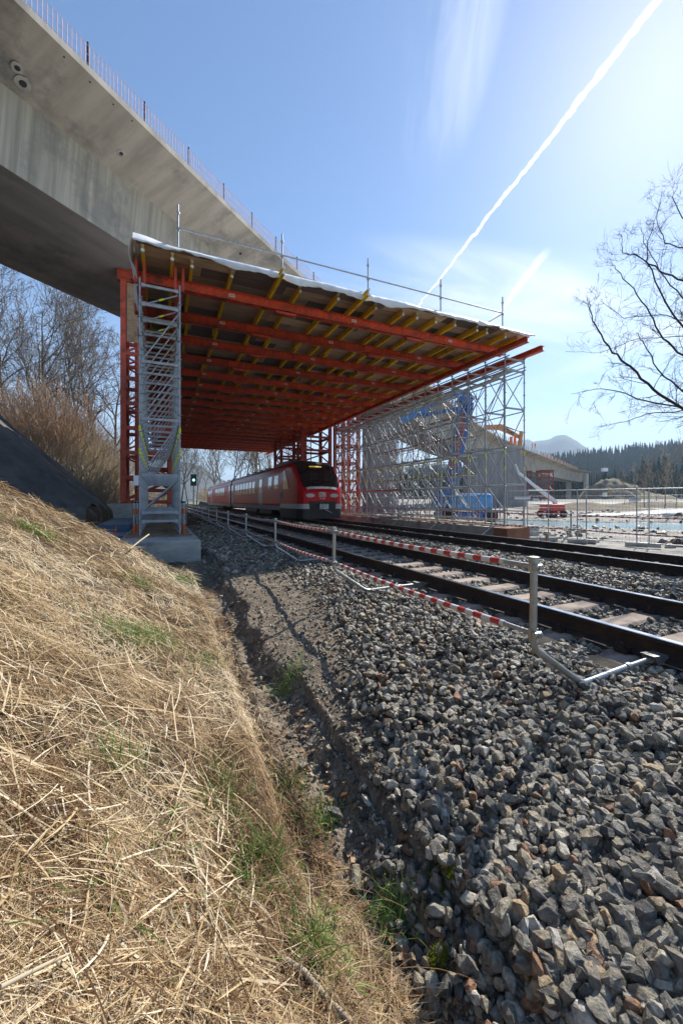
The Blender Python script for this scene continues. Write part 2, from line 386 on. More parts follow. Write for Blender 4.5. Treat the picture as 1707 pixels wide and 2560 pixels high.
def H(X, Y):
    X = np.asarray(X, float); Y = np.asarray(Y, float)
    zd = -1.92+.055*np.clip(Y, -4, 9.5)
    wig = .10*fbm(Y, Y*0, .9, 3)
    Xl = X+wig
    foot = .62-1.95*sst(7.3, 10.2, Y)-.6*sst(12, 15, Y)
    q = np.maximum(foot-Xl, 0)
    bank = zd+np.where(q < .14, 1.9*q, np.where(q < .35, .266+.25*(q-.14), .315+.58*(q-.35)))
    bank = np.where(q > 7, zd+.315+.58*6.65+.32*(q-7), bank)
    mound = -.35+1.0*(-2.05-X)+.25*fbm(X, Y, .5, 11)
    wm = sst(12.5, 15.8, Y)*(1-sst(20.5, 25, Y))
    bank = np.where((X < -1.4), bank*(1-wm)+np.maximum(bank, mound)*wm, bank)
    far_l = -1.4+.38*np.maximum(-2.5-X, 0)
    wl_ = sst(24, 32, Y); bank = bank*(1-wl_)+far_l*wl_
    # ballast shoulder on the right of the ditch
    top = -1.325
    sh = zd+.10+(top-zd-.10)*np.clip((Xl-1.15)/(2.55-1.15), 0, 1)
    cut = .95+.14*fbm(X*0, Y, 1.7, 55)
    fl = zd-.07+.03*fbm(X, Y, 5, 57)+.17*sst(cut-.02, cut+.15, Xl)*(.55+.45*sst(-.25, .2, fbm(X*0, Y, .8, 58)))+.03*fbm(X, Y, 9, 59)
    L = np.where(X < foot, bank-.07*(1-sst(0, .1, q)), np.where(Xl < 1.15, fl, sh))
    L = np.where(X > 2.9, top, L)
    # right edge of the track bed
    site = -1.62+.05*fbm(X, Y, .35, 5)+.03*fbm(X, Y, 1.7, 9)
    D = X*SA+Y*CA
    site = site+.022*np.clip(D-52, 0, 100)
    rd = rivdist(X, Y)
    site = site-.7*(1-sst(3.6, 5.4, rd+.5*fbm(X, Y, .3, 8)))
    w = sst(10.6, 11.35, X)
    Z = L*(1-w)+site*w
    # along a distant left side the bed simply runs on
    n = .035*fbm(X, Y, 2.2, 21)+.015*fbm(X, Y, 8, 31)+.05*fbm(X, Y, 4.5, 33, 2)*(X < foot)
    return Z+n*np.where((X > 2.9) & (X < 10.6), .35, 1.0)
def Hs(x, y): return float(H(np.array([x]), np.array([y]))[0])
def grid(name, xs, ys, mat, zoff=0.0, label=None, hf=H):
    XX, YY = np.meshgrid(xs, ys); ZZ = hf(XX, YY)+zoff
    V = np.stack([XX, YY, ZZ], -1).reshape(-1, 3)
    nx, ny = len(xs), len(ys); i = np.arange(nx-1)[None, :]+nx*np.arange(ny-1)[:, None]
    F = np.stack([i, i+1, i+nx+1, i+nx], -1).reshape(-1, 4)
    o = put(name, npmesh(name, V, F, mat, smooth=True)); o['kind'] = 'structure'
    return o
def ramp(a, b, n, p=1.0): return a+(b-a)*np.linspace(0, 1, n)**p
M['soil'] = pm('thatch and soil', (.085, .055, .03), (.04, .027, .018), 8, 1, 0, .9, 30, c3=(.22, .17, .10), sc3=2.2)
M['ballast_base'] = pm('dark ballast base', (.04, .036, .03), (.075, .065, .052), 25, 1, 0, .9, 40)
M['fines'] = pm('ditch fines', (.23, .18, .125), (.10, .072, .048), 16, 1, 0, 1.0, 70, c3=(.32, .27, .20), sc3=9)
M['site'] = pm('site gravel', (.42, .39, .335), (.20, .185, .16), 2.2, 1, 0, 1.0, 8, (1, 1, 1), (.14, .13, .115), .55)
M['farfield'] = pm('far valley ground', (.20, .19, .12), (.12, .13, .07), .05, 1, 0, 0, 5, c3=(.30, .28, .22), sc3=.02)
ysn = np.unique(np.concatenate([ramp(-6, 0, 20), ramp(0, 8, 110), ramp(8, 30, 130), ramp(30, 130, 60)]))
bank = grid('bank', np.unique(np.concatenate([ramp(-60, -8, 40), ramp(-8, -2, 70), ramp(-2, .55, 56)])), ysn, M['soil'])
ditch = grid('ditch', np.unique(np.concatenate([ramp(.55, 1.3, 40), ramp(1.3, 2.35, 18)])), ysn, M['fines'])
bed = grid('ballast_bed', np.unique(np.concatenate([ramp(2.35, 3.2, 18), ramp(3.2, 11.3, 50)])), ysn, M['ballast_base'])
site = grid('site_ground', np.unique(np.concatenate([ramp(11.3, 40, 110), ramp(40, 240, 90)])), np.unique(np.concatenate([ramp(-6, 60, 150), ramp(60, 230, 80)])), M['site'])
mb = MB(); R = 9000
mb.add([(-R, -40, -3.2), (R, -40, -3.2), (R, R, -3.2), (-R, R, -3.2)], [(0, 1, 2, 3)])
g = mb.build('ground', M['farfield'], fix=False); g['kind'] = 'structure'
# river
Vr = []; Fr = []
for i, p in enumerate(RIVX):
    d = RIVX[min(i+1, 4)]-RIVX[max(i-1, 0)]; n = np.array([-d[1], d[0]])/np.linalg.norm(d)
    for s in (-6.5, 6.5): Vr.append((p[0]+n[0]*s, p[1]+n[1]*s, -1.80))
mb = MB(); mb.add(Vr, [(2*i, 2*i+1, 2*i+3, 2*i+2) for i in range(4)]); o = mb.build('river', M['water'], fix=False); o['kind'] = 'structure'
# geotextile sheet lying on the cut slope
def geoH(X, Y): return H(X, Y)+.06
XX, YY = np.meshgrid(ramp(-11, -2.12, 90), ramp(12.5, 24.2, 80))
XX = XX+.12*fbm(XX, YY, .6, 77); ZZ = H(XX, YY)+.07+.10*fbm(XX, YY, .9, 41)+.05*fbm(XX*3, YY, 1.3, 43)
edge = (YY < 12.9+.5*vnoise(XX, YY, .9, 3))
V = np.stack([XX, YY, ZZ], -1).reshape(-1, 3); nx, ny = 90, 80
i = (np.arange(nx-1)[None, :]+nx*np.arange(ny-1)[:, None]); keep = ~edge[:-1, :-1]
F = np.stack([i, i+1, i+nx+1, i+nx], -1)[keep]
o = put('geotextile_sheet', npmesh('geotextile_sheet', V, F, M['geo'], smooth=True))
tag(o, 'dark grey sheet covering the steep cut slope at the left under the bridge', 'slope cover')

# ------------------------------------------------------------------ hills and mountains
def ridge(name, pts, D, depth, mat, zb=-3.0, jag=0.0, seed=1):
    """a hill whose crest runs through the given (pixel x, pixel y) at distance D and falls away behind"""
    xs = np.linspace(pts[0][0], pts[-1][0], 90); ys = np.interp(xs, [p[0] for p in pts], [p[1] for p in pts])
    crest = [ray(x, y, D) for x, y in zip(xs, ys)]
    rows = []
    for j, (t, f) in enumerate(((-1, 0.0), (-.7, .22), (-.4, .52), (-.15, .85), (0, 1.0), (.4, .8), (1, 0.0))):
        row = []
        for k, c in enumerate(crest):
            dirn = Vector((c.x, c.y, 0)).normalized()
            nz = fbm(np.array([k*.11]), np.array([j*.7]), 1.0, seed)[0]
            z = zb+(c.z-zb)*f*(1+.12*nz*(f < .99 and f > .01))+jag*fbm(np.array([k*.8]), np.array([j*1.]), 1., seed+5)[0]*(f > .9)
            p = Vector((c.x, c.y, 0))+dirn*depth*(t+.12*nz*(abs(t) < .9 and t != 0)); row.append((p.x, p.y, z))
        rows.append(row)
    V = [p for r in rows for p in r]; n = len(crest)
    F = [(j*n+k, j*n+k+1, (j+1)*n+k+1, (j+1)*n+k) for j in range(len(rows)-1) for k in range(n-1)]
    o = put(name, npmesh(name, V, F, mat, smooth=True)); o['kind'] = 'structure'; return o
M['hill'] = pm('wooded hillside', (.045, .05, .04), (.075, .07, .05), .02, 1, c3=(.03, .045, .035), sc3=.012)
M['mount'] = pm('mountain forest', (.05, .06, .05), (.07, .075, .06), .004, 1)
ridge('mountain', [(1180, 1125), (1250, 1110), (1310, 1099), (1345, 1103), (1370, 1100), (1392, 1090), (1408, 1086), (1425, 1091), (1445, 1105), (1470, 1122), (1500, 1140), (1560, 1165), (1640, 1200)], 2700, 800, M['mount'], seed=3, jag=10)
ridge('hill', [(900, 1205), (1050, 1190), (1200, 1175), (1390, 1158), (1480, 1150), (1560, 1140), (1640, 1132), (1707, 1122), (1900, 1085), (2200, 1060)], 620, 250, M['hill'], seed=9)
ridge('hill', [(330, 1130), (400, 1140), (440, 1152), (470, 1156), (510, 1170), (540, 1190), (600, 1222), (680, 1240)], 1500, 500, M['hill'], seed=14)

# ------------------------------------------------------------------ the concrete bridge
def at_z(x, y, z):
    p = ray(x, y, 1.0); return p*(z/p.z)
ZD = 15.3
ctl = [at_z(x, y, ZD) for x, y in ((41, 0), (340, 299), (466, 420), (570, 518), (751, 688), (1203, 1067), (1310, 1122), (1370, 1145), (1445, 1174), (1478, 1180))]
# smooth: fit a cubic through heading
P = [Vector((p.x, p.y)) for p in ctl]
d0 = (P[3]-P[0]).normalized()
P = [P[0]-d0*30, P[0]]+[P[0]+d0*((p-P[0]).dot(d0)) for p in P[3:4]]+P[4:]
def catmull(P, step=2.0):
    Q = [P[0]*2-P[1]]+P+[P[-1]*2-P[-2]]; out_ = []
    for i in range(1, len(Q)-2):
        n = max(2, int((Q[i+1]-Q[i]).length/step))
        for k in range(n):
            t = k/n; a, b, c, d = Q[i-1], Q[i], Q[i+1], Q[i+2]
            # centripetal-like via limited tangents
            m1 = (c-a)*(c-b).length/max((c-a).length, .1)*1.0; m2 = (d-b)*(c-b).length/max((d-b).length, .1)
            h = (2*t**3-3*t*t+1, t**3-2*t*t+t, -2*t**3+3*t*t, t**3-t*t)
            out_.append(b*h[0]+m1*h[1]+c*h[2]+m2*h[3])
    out_.append(Q[-2]); return out_
path = catmull(P)
S = [0]
for a, b in zip(path[:-1], path[1:]): S.append(S[-1]+(b-a).length)
def frame(i):
    d = (path[min(i+1, len(path)-1)]-path[max(i-1, 0)]).normalized(); return d, Vector((-d.y, d.x))
def bp(i, o, z):
    d, n = frame(i); p = path[i]+n*o; return (p.x, p.y, z)
def soffit(i):
    x = path[i].x
    return 12.0-2.0*float(sst(22, 60, x))
bridge = thing('concrete_bridge', 'long curved grey concrete box girder road bridge crossing high over the railway', 'bridge', (path[0].x, path[0].y, 0))
def sweep(name, prof, mat, i0=0, i1=None, closed=True):
    i1 = i1 or len(path)-1
    V = []; UV = []
    for i in range(i0, i1+1):
        pr = prof(i); vv = 0
        for k, (o, z) in enumerate(pr):
            if k: vv += math.hypot(o-pr[k-1][0], z-pr[k-1][1])
            V.append(bp(i, o, z)); UV.append((S[i], vv))
    n = len(pr); F = []
    for i in range(i1-i0):
        for k in range(n-1): F.append((i*n+k, i*n+k+1, (i+1)*n+k+1, (i+1)*n+k))
    me = bpy.data.meshes.new(name); me.from_pydata(V, [], F); me.materials.append(mat)
    uv = me.uv_layers.new(name='UVMap'); li = [l.vertex_index for l in me.loops]
    uv.data.foreach_set('uv', [c for v in li for c in UV[v]])
    me.update(); return put(name, me, bridge)
nlast = len(path)-1
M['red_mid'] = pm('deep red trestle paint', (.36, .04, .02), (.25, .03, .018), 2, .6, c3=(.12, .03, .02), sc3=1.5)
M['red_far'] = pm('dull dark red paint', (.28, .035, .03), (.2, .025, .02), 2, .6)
M['net'] = pm('orange brown netting', (.40, .24, .14), (.3, .17, .1), 2, .8)
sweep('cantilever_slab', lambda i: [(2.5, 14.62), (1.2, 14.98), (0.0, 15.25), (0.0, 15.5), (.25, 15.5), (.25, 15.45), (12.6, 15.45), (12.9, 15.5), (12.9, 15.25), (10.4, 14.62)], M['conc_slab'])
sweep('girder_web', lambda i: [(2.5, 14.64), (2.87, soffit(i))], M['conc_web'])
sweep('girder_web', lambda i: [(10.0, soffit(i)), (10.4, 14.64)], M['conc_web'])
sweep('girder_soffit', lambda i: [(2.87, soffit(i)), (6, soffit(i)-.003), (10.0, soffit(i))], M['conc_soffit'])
# drainage openings in the cantilever soffit: a rough pale collar round a dark hole
def soffit_hit(px, py):
    p = ray(px, py); best = None
    for i in range(len(path)-1):
        for o in np.linspace(.15, 2.45, 24):
            z = 15.25-(15.25-14.62)*o/2.5; q = Vector(bp(i, o, z)); e = (p*(q.z/p.z)-q).length
            if best is None or e < best[0]: best = (e, i, o, z, q)
    return best
for (px, py, r) in ((43, 168, .22), (57, 207, .30), (303, 382, .20), (601, 633, .13), (160, 140, .05), (225, 203, .05), (283, 259, .05), (330, 300, .05)):
    e, i, o, z, q = soffit_hit(px, py)
    r *= .72
    m = MB(); q = ray(px, py)*(q.z/ray(px, py).z)
    sl = (15.25-14.62)/2.5; d, n = frame(i)
    def pt(a, rr, dz): 
        oo = math.cos(a)*rr; al = math.sin(a)*rr
        return (q.x+n.x*oo+d.x*al, q.y+n.y*oo+d.y*al, q.z-sl*oo+dz)
    N_ = 18; outer = [pt(2*math.pi*k/N_, r*(1.15+.06*math.sin(k*2.3)), -.004) for k in range(N_)]
    inner = [pt(2*math.pi*k/N_, r*.55, -.014) for k in range(N_)]; deep = [pt(2*math.pi*k/N_, r*.85, .001) for k in range(N_)]
    if r > .1: m.add(outer+inner, [(k, (k+1) % N_, N_+(k+1) % N_, N_+k) for k in range(N_)], 0)
    m.add([pt(2*math.pi*k/N_, r*(.56 if r > .1 else .9), -.012) for k in range(N_)], [tuple(range(N_))], 1)
    m.build('drain_opening', [M['conc'], M['steel_dk']], bridge, fix=False)
# railing posts and the starter bars of the parapet
i_at = lambda s: int(np.searchsorted(S, s))
s0 = 24.0; pm_ = MB(); pm_.bar((0, 0, 0), (0, 0, 1.15), .06, .06, 0, (1, 0, 0)); postm = pm_.mesh('railing_post', M['steel_dk'])
k = 0
s = s0
while s < S[-1]-2 and k < 110:
    i = i_at(s); q = bp(i, .3, 15.5); put('railing_post', postm, bridge, q); s += 2.45; k += 1
P0 = []; P1 = []
s = s0
while s < 150:
    i = i_at(s)-1; f = (s-S[i])/(S[i+1]-S[i]); a = Vector(bp(i, .2, 15.46)); b = Vector(bp(i+1, .2, 15.46)); q = a.lerp(b, f)
    P0.append(q); P1.append(q+Vector((0, 0, 1.0))); s += .155 if s < 90 else .4
for zz in (.32, .64, .98):
    for i in range(i_at(s0), i_at(230)):
        P0.append(Vector(bp(i, .2, 15.46+zz))); P1.append(Vector(bp(i+1, .2, 15.46+zz)))
V, F = nptubes(np.array(P0), np.array(P1), .011, .011, 4)
o = put('parapet_rebar', npmesh('parapet_rebar', V, F, M['rust_bar']), bridge); o['kind'] = 'stuff'
# orange panel fence on the far end of the bridge
for k in range(26):
    i = i_at(175+k*3.0); j = min(i+1, nlast); a, b = Vector(bp(i, .1, 15.5)), Vector(bp(j, .1, 15.5))
    if i >= nlast: break
    m = MB(); m.bar((a+b)/2-(b-a)/2*1.3+Vector((0, 0, .6)), (a+b)/2+(b-a)/2*1.3+Vector((0, 0, .6)), .06, 1.1)
    m.build('guard_panel', M['net'] if k > 5 else M['rust_bar'], bridge)
# abutment
i = nlast-1
m = MB()
for o0, o1 in ((1.2, 2.6), (9.5, 11)):
    a, b, c, d = bp(nlast-2, o0, 0), bp(nlast-2, o1, 0), bp(nlast, o1, 0), bp(nlast, o0, 0)
    m.prism([(p[0], p[1]) for p in (a, b, c, d)], 'z', -3, 14.6)
m.build('abutment_wall', M['conc_lt'], bridge)
# piers
def pier(x, y, w, dpt, zt, label, mat, rz):
    m = MB(); n = 20; poly = []
    for k in range(n):
        t = 2*math.pi*k/n; cx = math.copysign(abs(math.cos(t))**.45, math.cos(t))*w/2; cy_ = math.copysign(abs(math.sin(t))**.45, math.sin(t))*dpt/2
        poly.append((cx, cy_))
    m.prism(poly, 'z', -2.4, zt)
    for q in np.linspace(-w/2+.25, w/2-.25, int(w/.5)):
        for sgn in (-1, 1): m.box(q-.05, q+.05, sgn*dpt/2-.03, sgn*dpt/2+.03, -2.3, zt-.05)
    for q in np.linspace(-dpt/2+.4, dpt/2-.4, max(2, int(dpt/.5))):
        for sgn in (-1, 1): m.box(sgn*w/2-.03, sgn*w/2+.03, q-.05, q+.05, -2.3, zt-.05)
    me = m.mesh('bridge_pier', mat); o = put('bridge_pier', me, None, (x, y, 0), (0, 0, rz))
    return tag(o, label, 'bridge pier', 'bridge piers')
p = ray(948, 0, 52); pier(p.x, p.y, 4.2, 3.6, 11.9, 'tall grey fluted concrete pier behind the scaffold wall right of the train', M['conc_pier'], math.radians(-24))
p = ray(1235, 0, 78); 
m = MB(); m.box(-5.6, 5.6, -1.6, 1.6, -2.6, 6.2); m.prism([(-5.6, 6.2), (5.6, 6.2), (4.3, 10.1), (-4.3, 10.1)], 'y', -1.6, 1.6)
o = put('bridge_pier', m.mesh('bridge_pier', M['conc_pier']), None, (p.x, p.y, 0), (0, 0, math.radians(-26))); tag(o, 'wide dark concrete pier wall behind the blue boom lift', 'bridge pier', 'bridge piers')
# red shoring frames under the distant bridge
def trestle(name, label, x, y, w, d, z0, z1, rz, mat, group, nb=5, cap=True, side=.28):
    t = thing(name, label, 'trestle', (x, y, z0), rz, group)
    h = z1-z0
    leg = MB(); leg.box(-.13, .13, -.13, -.10, 0, h-.6); leg.box(-.13, .13, .10, .13, 0, h-.6); leg.box(-.02, .02, -.1, .1, 0, h-.6)
    # holes suggested by stiffener plates with gaps
    for k in range(int(h/1.0)): leg.box(-.125, .125, -.098, .098, .5+k*1.0, .53+k*1.0)
    lm = leg.mesh('leg', mat)
    for sx in (-1, 1):
        for sy in (-1, 1): put('leg', lm, t, (sx*(w/2-.13), sy*(d/2-.13), 0), local=True)
    dz = (h-.6)/nb
    for k in range(nb+1):
        z = min(k*dz+.12, h-.75)
        for sy in (-1, 1):
            m = MB(); m.bar((-w/2+.26, sy*(d/2-.13), z), (w/2-.26, sy*(d/2-.13), z), .12, .2); put('cross_member', m.mesh('cross_member', mat), t, local=True)
        for sx in (-1, 1):
            m = MB(); m.bar((sx*(w/2-.13), -d/2+.26, z), (sx*(w/2-.13), d/2-.26, z), .12, .2); put('cross_member', m.mesh('cross_member', mat), t, local=True)
    for k in range(nb):
        za, zb = k*dz+.25, (k+1)*dz
        if k % 2: za, zb = zb, za
        for sy in (-1, 1):
            m = MB(); m.bar((-w/2+.2, sy*(d/2-.24), za), (w/2-.2, sy*(d/2-.24), zb), .09, .09); put('diagonal_brace', m.mesh('diagonal_brace', mat), t, local=True)
            m = MB(); m.bar((-w*.18, sy*(d/2-.1), min(za, zb)), (-w*.18, sy*(d/2-.1), max(za, zb)), .07, .07); put('lattice_bar', m.mesh('lattice_bar', mat), t, local=True)
        for sx in (-1, 1):
            m = MB(); m.bar((sx*(w/2-.24), -d/2+.2, za), (sx*(w/2-.24), d/2-.2, zb), .09, .09); put('diagonal_brace', m.mesh('diagonal_brace', mat), t, local=True)
    if cap:
        for sy in (-1, 1):
            m = MB(); y0 = sy*(d/2-.2); L = w/2+.15
            m.box(-L, L, y0-.15, y0+.15, h-.6, h-.56); m.box(-L, L, y0-.15, y0+.15, h-.08, h-.04); m.box(-L, L, y0-.02, y0+.02, h-.56, h-.08)
            for q in np.linspace(-L+.02, L-.02, 5): m.box(q-.015, q+.015, y0-.14, y0+.14, h-.56, h-.08)
            put('cap_beam', m.mesh('cap_beam', mat), t, local=True)
    return t
G_TR = 'red steel trestles propping the bridge'
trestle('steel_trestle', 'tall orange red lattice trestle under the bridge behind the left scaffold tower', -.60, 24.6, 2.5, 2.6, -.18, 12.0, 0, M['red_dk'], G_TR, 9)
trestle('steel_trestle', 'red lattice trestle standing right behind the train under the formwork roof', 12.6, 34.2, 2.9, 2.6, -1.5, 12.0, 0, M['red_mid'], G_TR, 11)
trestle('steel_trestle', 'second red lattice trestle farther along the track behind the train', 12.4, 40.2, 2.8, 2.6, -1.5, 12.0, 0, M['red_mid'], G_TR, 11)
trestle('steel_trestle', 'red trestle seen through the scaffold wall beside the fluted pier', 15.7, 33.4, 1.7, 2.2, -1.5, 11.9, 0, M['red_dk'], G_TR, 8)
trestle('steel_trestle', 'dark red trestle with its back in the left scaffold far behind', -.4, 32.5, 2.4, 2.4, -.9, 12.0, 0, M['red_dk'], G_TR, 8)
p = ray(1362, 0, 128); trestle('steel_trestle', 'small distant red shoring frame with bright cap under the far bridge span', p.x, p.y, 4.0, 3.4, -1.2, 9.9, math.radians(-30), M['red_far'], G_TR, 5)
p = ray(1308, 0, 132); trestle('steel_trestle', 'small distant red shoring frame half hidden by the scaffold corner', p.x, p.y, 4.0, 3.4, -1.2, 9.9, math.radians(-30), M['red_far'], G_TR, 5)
# plywood cover plates on the near trestle
m = MB(); m.box(-.95, -.35, -1.36, -1.32, 8.4, 11.4); o = m.build('plywood_sheet', M['wood'], None, (-.6, 24.6, -.18))
tag(o, 'upright plywood sheet fixed inside the top of the left red trestle', 'plywood sheet')

# concrete foundations
def block(name, x0, x1, y0, y1, z0, z1, mat, label, cat, bev=.03):
    m = MB(); m.box(x0, x1, y0, y1, z0, z1); o = m.build(name, mat)
    b = o.modifiers.new('bevel', 'BEVEL'); b.width = bev; b.segments = 2
    return tag(o, label, cat)
block('footing', -.90, .90, 10.15, 22.8, -2.2, -.95, M['conc'], 'pale concrete footing in the shade carrying the left scaffold tower', 'footing')
block('footing', -2.45, -.92, 20.9, 28, -2.0, -.14, M['conc'], 'upper concrete block left of the scaffold under the red trestle', 'footing')
block('footing', .42, 1.35, 23.4, 28, -2.0, -.14, M['conc'], 'small concrete block behind the right legs of the left tower', 'footing')
m = MB(); m.box(-2.5, -.93, 15.2, 20.8, -1.2, -.80); m.box(-2.3, -.93, 13.0, 15.2, -1.4, -1.02); o = m.build('ground_sheet', M['tarp_blue']); tag(o, 'blue grey sheeting on the ground left of the scaffold footing', 'sheeting')
block('footing', 11.75, 14.3, 11.6, 42, -2.2, -1.02, M['conc'], 'long low concrete plinth under the right scaffold wall beside the far rail', 'footing')
m = MB(); m.box(11.72, 12.6, 10.9, 11.57, -1.9, -1.03); m.box(12.6, 13.0, 11.0, 11.57, -1.9, -1.03); o = m.build('form_boards', M['wood_form']); tag(o, 'brown timber formwork box at the near end of the right plinth', 'formwork')

# ------------------------------------------------------------------ protective formwork roof over the tracks
RX0, RX1 = -.75, 13.15
GY = [12.5+2.06*k for k in range(19)]
roof = thing('formwork_roof', 'wide plank formwork roof on red girders and yellow timber beams spanning the tracks', 'formwork roof', (6, 12, 6))
def girder_mesh(L, h=.27):
    m = MB()
    for s in (-1, 1):
        y0 = s*.045; y1 = s*.06
        m.box(0, L, min(y0, y1), max(y0, y1), -h/2+.015, h/2-.015)
        for z in (-1, 1): m.box(0, L, min(s*.045, s*.125), max(s*.045, s*.125), z*h/2-(.015 if z > 0 else 0), z*h/2+(.015 if z < 0 else 0))
    return m
gm = girder_mesh(RX1-RX0).mesh('girder', M['red'])
hole = MB()
for k in range(60):
    x = .25+k*.22
    for z in (-.08, .08): hole.add([(x+.022*math.cos(a), -.0615, z+.022*math.sin(a)) for a in np.linspace(0, 2*math.pi, 9)[:-1]], [tuple(range(8))])
holem = hole.mesh('bolt_hole', M['steel_dk'])
spl = MB(); spl.box(-.5, .5, -.085, -.062, -.12, .12); spl.prism([(-.38, -.165), (.38, -.165), (.28, -.24), (-.28, -.24)], 'y', -.085, .085)
splm = spl.mesh('splice_plate', M['red'])
bl = MB()
for bx in (-.42, -.3, -.18, .18, .3, .42):
    for bz in (-.07, .07): bl.tube((bx, -.086, bz), (bx, -.105, bz), .02, 6)
blm = bl.mesh('splice_bolt', M['steel_dk'])
lbl = MB(); lbl.box(-.09, .09, -.066, -.061, -.045, .045, 0)
for q in (-.05, 0, .05): lbl.box(q-.015, q+.015, -.068, -.0655, -.02, .02, 1)
lblm = lbl.mesh('label_plate', [M['white'], M['red_dk']])
GZ = 6.25
for k, y in enumerate(GY):
    gdr = put('girder', gm, roof, (RX0, y, GZ))
    if k < 7:
        put('bolt_holes', holem, gdr, (0, 0, 0), local=True)
    if k < 12:
        for sx in ((4.45, 9.4) if k % 2 == 0 else (4.1, 8.9)):
            sp = put('splice_plate', splm, gdr, (sx, 0, 0), local=True)
        for sx in (2.75, 6.9, 11.1): put('label_plate', lblm, gdr, (sx, 0, .02), local=True)
# longitudinal edge beams on the scaffold heads
def ibeam(L, h, w):
    m = MB(); m.box(-w/2, w/2, 0, L, h/2-.02, h/2); m.box(-w/2, w/2, 0, L, -h/2, -h/2+.02); m.box(-.015, .015, 0, L, -h/2+.02, h/2-.02)
    for k in range(int(L/1.03)): m.box(-w/2+.01, w/2-.01, .4+k*1.03, .415+k*1.03, -h/2+.02, h/2-.02)
    return m
put('edge_beam', ibeam(40.0, .20, .20).mesh('edge_beam', M['red']), roof, (12.3, 10.5, 5.945))
put('edge_beam', ibeam(38.5, .20, .20).mesh('edge_beam', M['red']), roof, (-.48, 12.2, 5.945))
put('edge_beam', ibeam(38.5, .20, .20).mesh('edge_beam', M['red']), roof, (.49, 12.2, 5.945))
o = put('carrier_beam', ibeam(17.0, .20, .20).mesh('carrier_beam', M['red'])  , None, (13.35, 10.7, 5.86)); tag(o, 'loose red steel beam lying on the outer right scaffold heads', 'steel beam')
# yellow timber beams in overlapping lengths
ybx = [-.40, .30, .80, 1.87, 3.16, 3.90, 5.15, 5.90, 6.53, 7.6, 8.2, 9.0, 9.8, 10.85, 11.35, 12.3, 13.0]
def h20(L):
    m = MB(); h = .20; w = .08
    m.box(-w/2, w/2, 0, L, h/2-.04, h/2); m.box(-w/2, w/2, 0, L, -h/2, -h/2+.04); m.box(-.014, .014, 0, L, -h/2+.04, h/2-.04)
    return m
ymesh = {L: h20(L).mesh('timber_beam', M['yellow']) for L in (3.9, 4.5, 5.9)}
capm = MB(); capm.tube((0, -.012, .08), (0, .05, .08), .045, 10); capm.tube((0, -.012, -.08), (0, .05, -.08), .045, 10); capme = capm.mesh('end_cap', M['white'])
YZ = GZ+.135+.103
rr = random.Random(3); nb = 0
for bi, x in enumerate(ybx):
    y = {3.16: 10.85, 5.90: 10.9, -.40: 11.35, .30: 11.45}.get(x, 11.55+rr.uniform(-.08, .08)); side = 0
    while y < 50.4:
        L = rr.choice((3.9, 4.5, 4.5, 5.9)); L = L if y+L < 51.5 else 3.9
        b = put('timber_beam', ymesh[L], roof, (x+side*.10, y, YZ)); nb += 1
        if y < 12: put('end_cap', capme, b, (0, 0, 0), local=True)
        y += L-.45; side = 1-side
# plank deck: boards run across the yellow beams
PZ = YZ+.104
def pk(): return rr.choice((0, 0, 1, 1, 2))
rows = int((51.0-11.38)/.5); npl = 0; rest = MB(); pms = {}
for r_ in range(rows):
    y = 11.38+r_*.5; x = RX0+.25-(r_ % 2)*.9
    while x < 13.4:
        L = 2.48; x0 = max(x, -.52); x1 = min(x+L, 13.38)
        if x1-x0 > .2:
            key = round(x1-x0, 2)
            if npl < 290:
                if key not in pms:
                    m = MB(); m.box(0, key-.008, 0, .492, 0, .027); pms[key] = [m.mesh('plank', M[q_]) for q_ in ('plank', 'plank_mid', 'plank_dark')]
                put('plank', pms[key][pk()], roof, (x0, y, PZ+rr.uniform(0, .004))); npl += 1
            else: rest.box(x0, x1-.008, y, y+.492, PZ, PZ+.027, pk())
        x += L
#pm('formwork plank far', (.36, .27, .19), (.13, .11, .09), .45, .8, 0, .2, 12, (.9, 4.4, 1), c3=(.05, .045, .04), sc3=.7)
o = rest.build('plank_field', [M['plank'], M['plank_mid'], M['plank_dark']], roof); o['kind'] = 'stuff'
# front fascia board under the sheet
m = MB(); m.box(-.55, 13.4, 11.33, 11.37, PZ-.04, PZ+.03); m.build('fascia_board', M['wood'], roof)
# white sheet over the deck, hanging over the front edge and the left corner
n = 260; V = []; prof_n = 7
for i in range(n):
    t = i/(n-1); x = -.62+14.15*t
    dz = .05+.10*abs(float(fbm(np.array([x]), np.array([0.]), .55, 5)[0]))*2+.05*float(fbm(np.array([x]), np.array([3.]), 2.2, 6)[0])
    if x > 1.0: dz += .05*float(sst(1, 2, x))*(1-float(sst(6, 8, x)))
    wy = .07*float(fbm(np.array([x]), np.array([1.]), 2.6, 15)[0])
    lift = .03+.05*float(fbm(np.array([x]), np.array([9.]), .8, 17)[0])
    e = 0.12*(1-float(sst(-.6, .4, x)))
    row = [(x, 14.5, PZ+.05), (x, 12.4, PZ+.05+lift), (x, 11.6, PZ+.06+lift), (x, 11.30, PZ+.05+lift+e), (x, 11.24+wy, PZ+.0), (x, 11.20+wy*1.8, PZ-dz*.5), (x, 11.24+wy*2.4, PZ-dz)]
    V += row
F = [(i*7+k, i*7+k+1, (i+1)*7+k+1, (i+1)*7+k) for i in range(n-1) for k in range(6)]
sheet = put('tarpaulin', npmesh('tarpaulin', V, F, M['tarp'], smooth=True)); tag(sheet, 'white protective sheet draped along the front edge of the formwork roof', 'tarpaulin')
V = []; ny = 60
for j in range(ny):
    y = 11.22+j*.16
    for k in range(7):
        z = PZ+.07-(.80-.3*(j/ny))*k/6; V.append((-.60-.02*math.sin(j*.4+k*.5)-.12*math.sin(k/6*3.14)+.04*k/6, y, z))
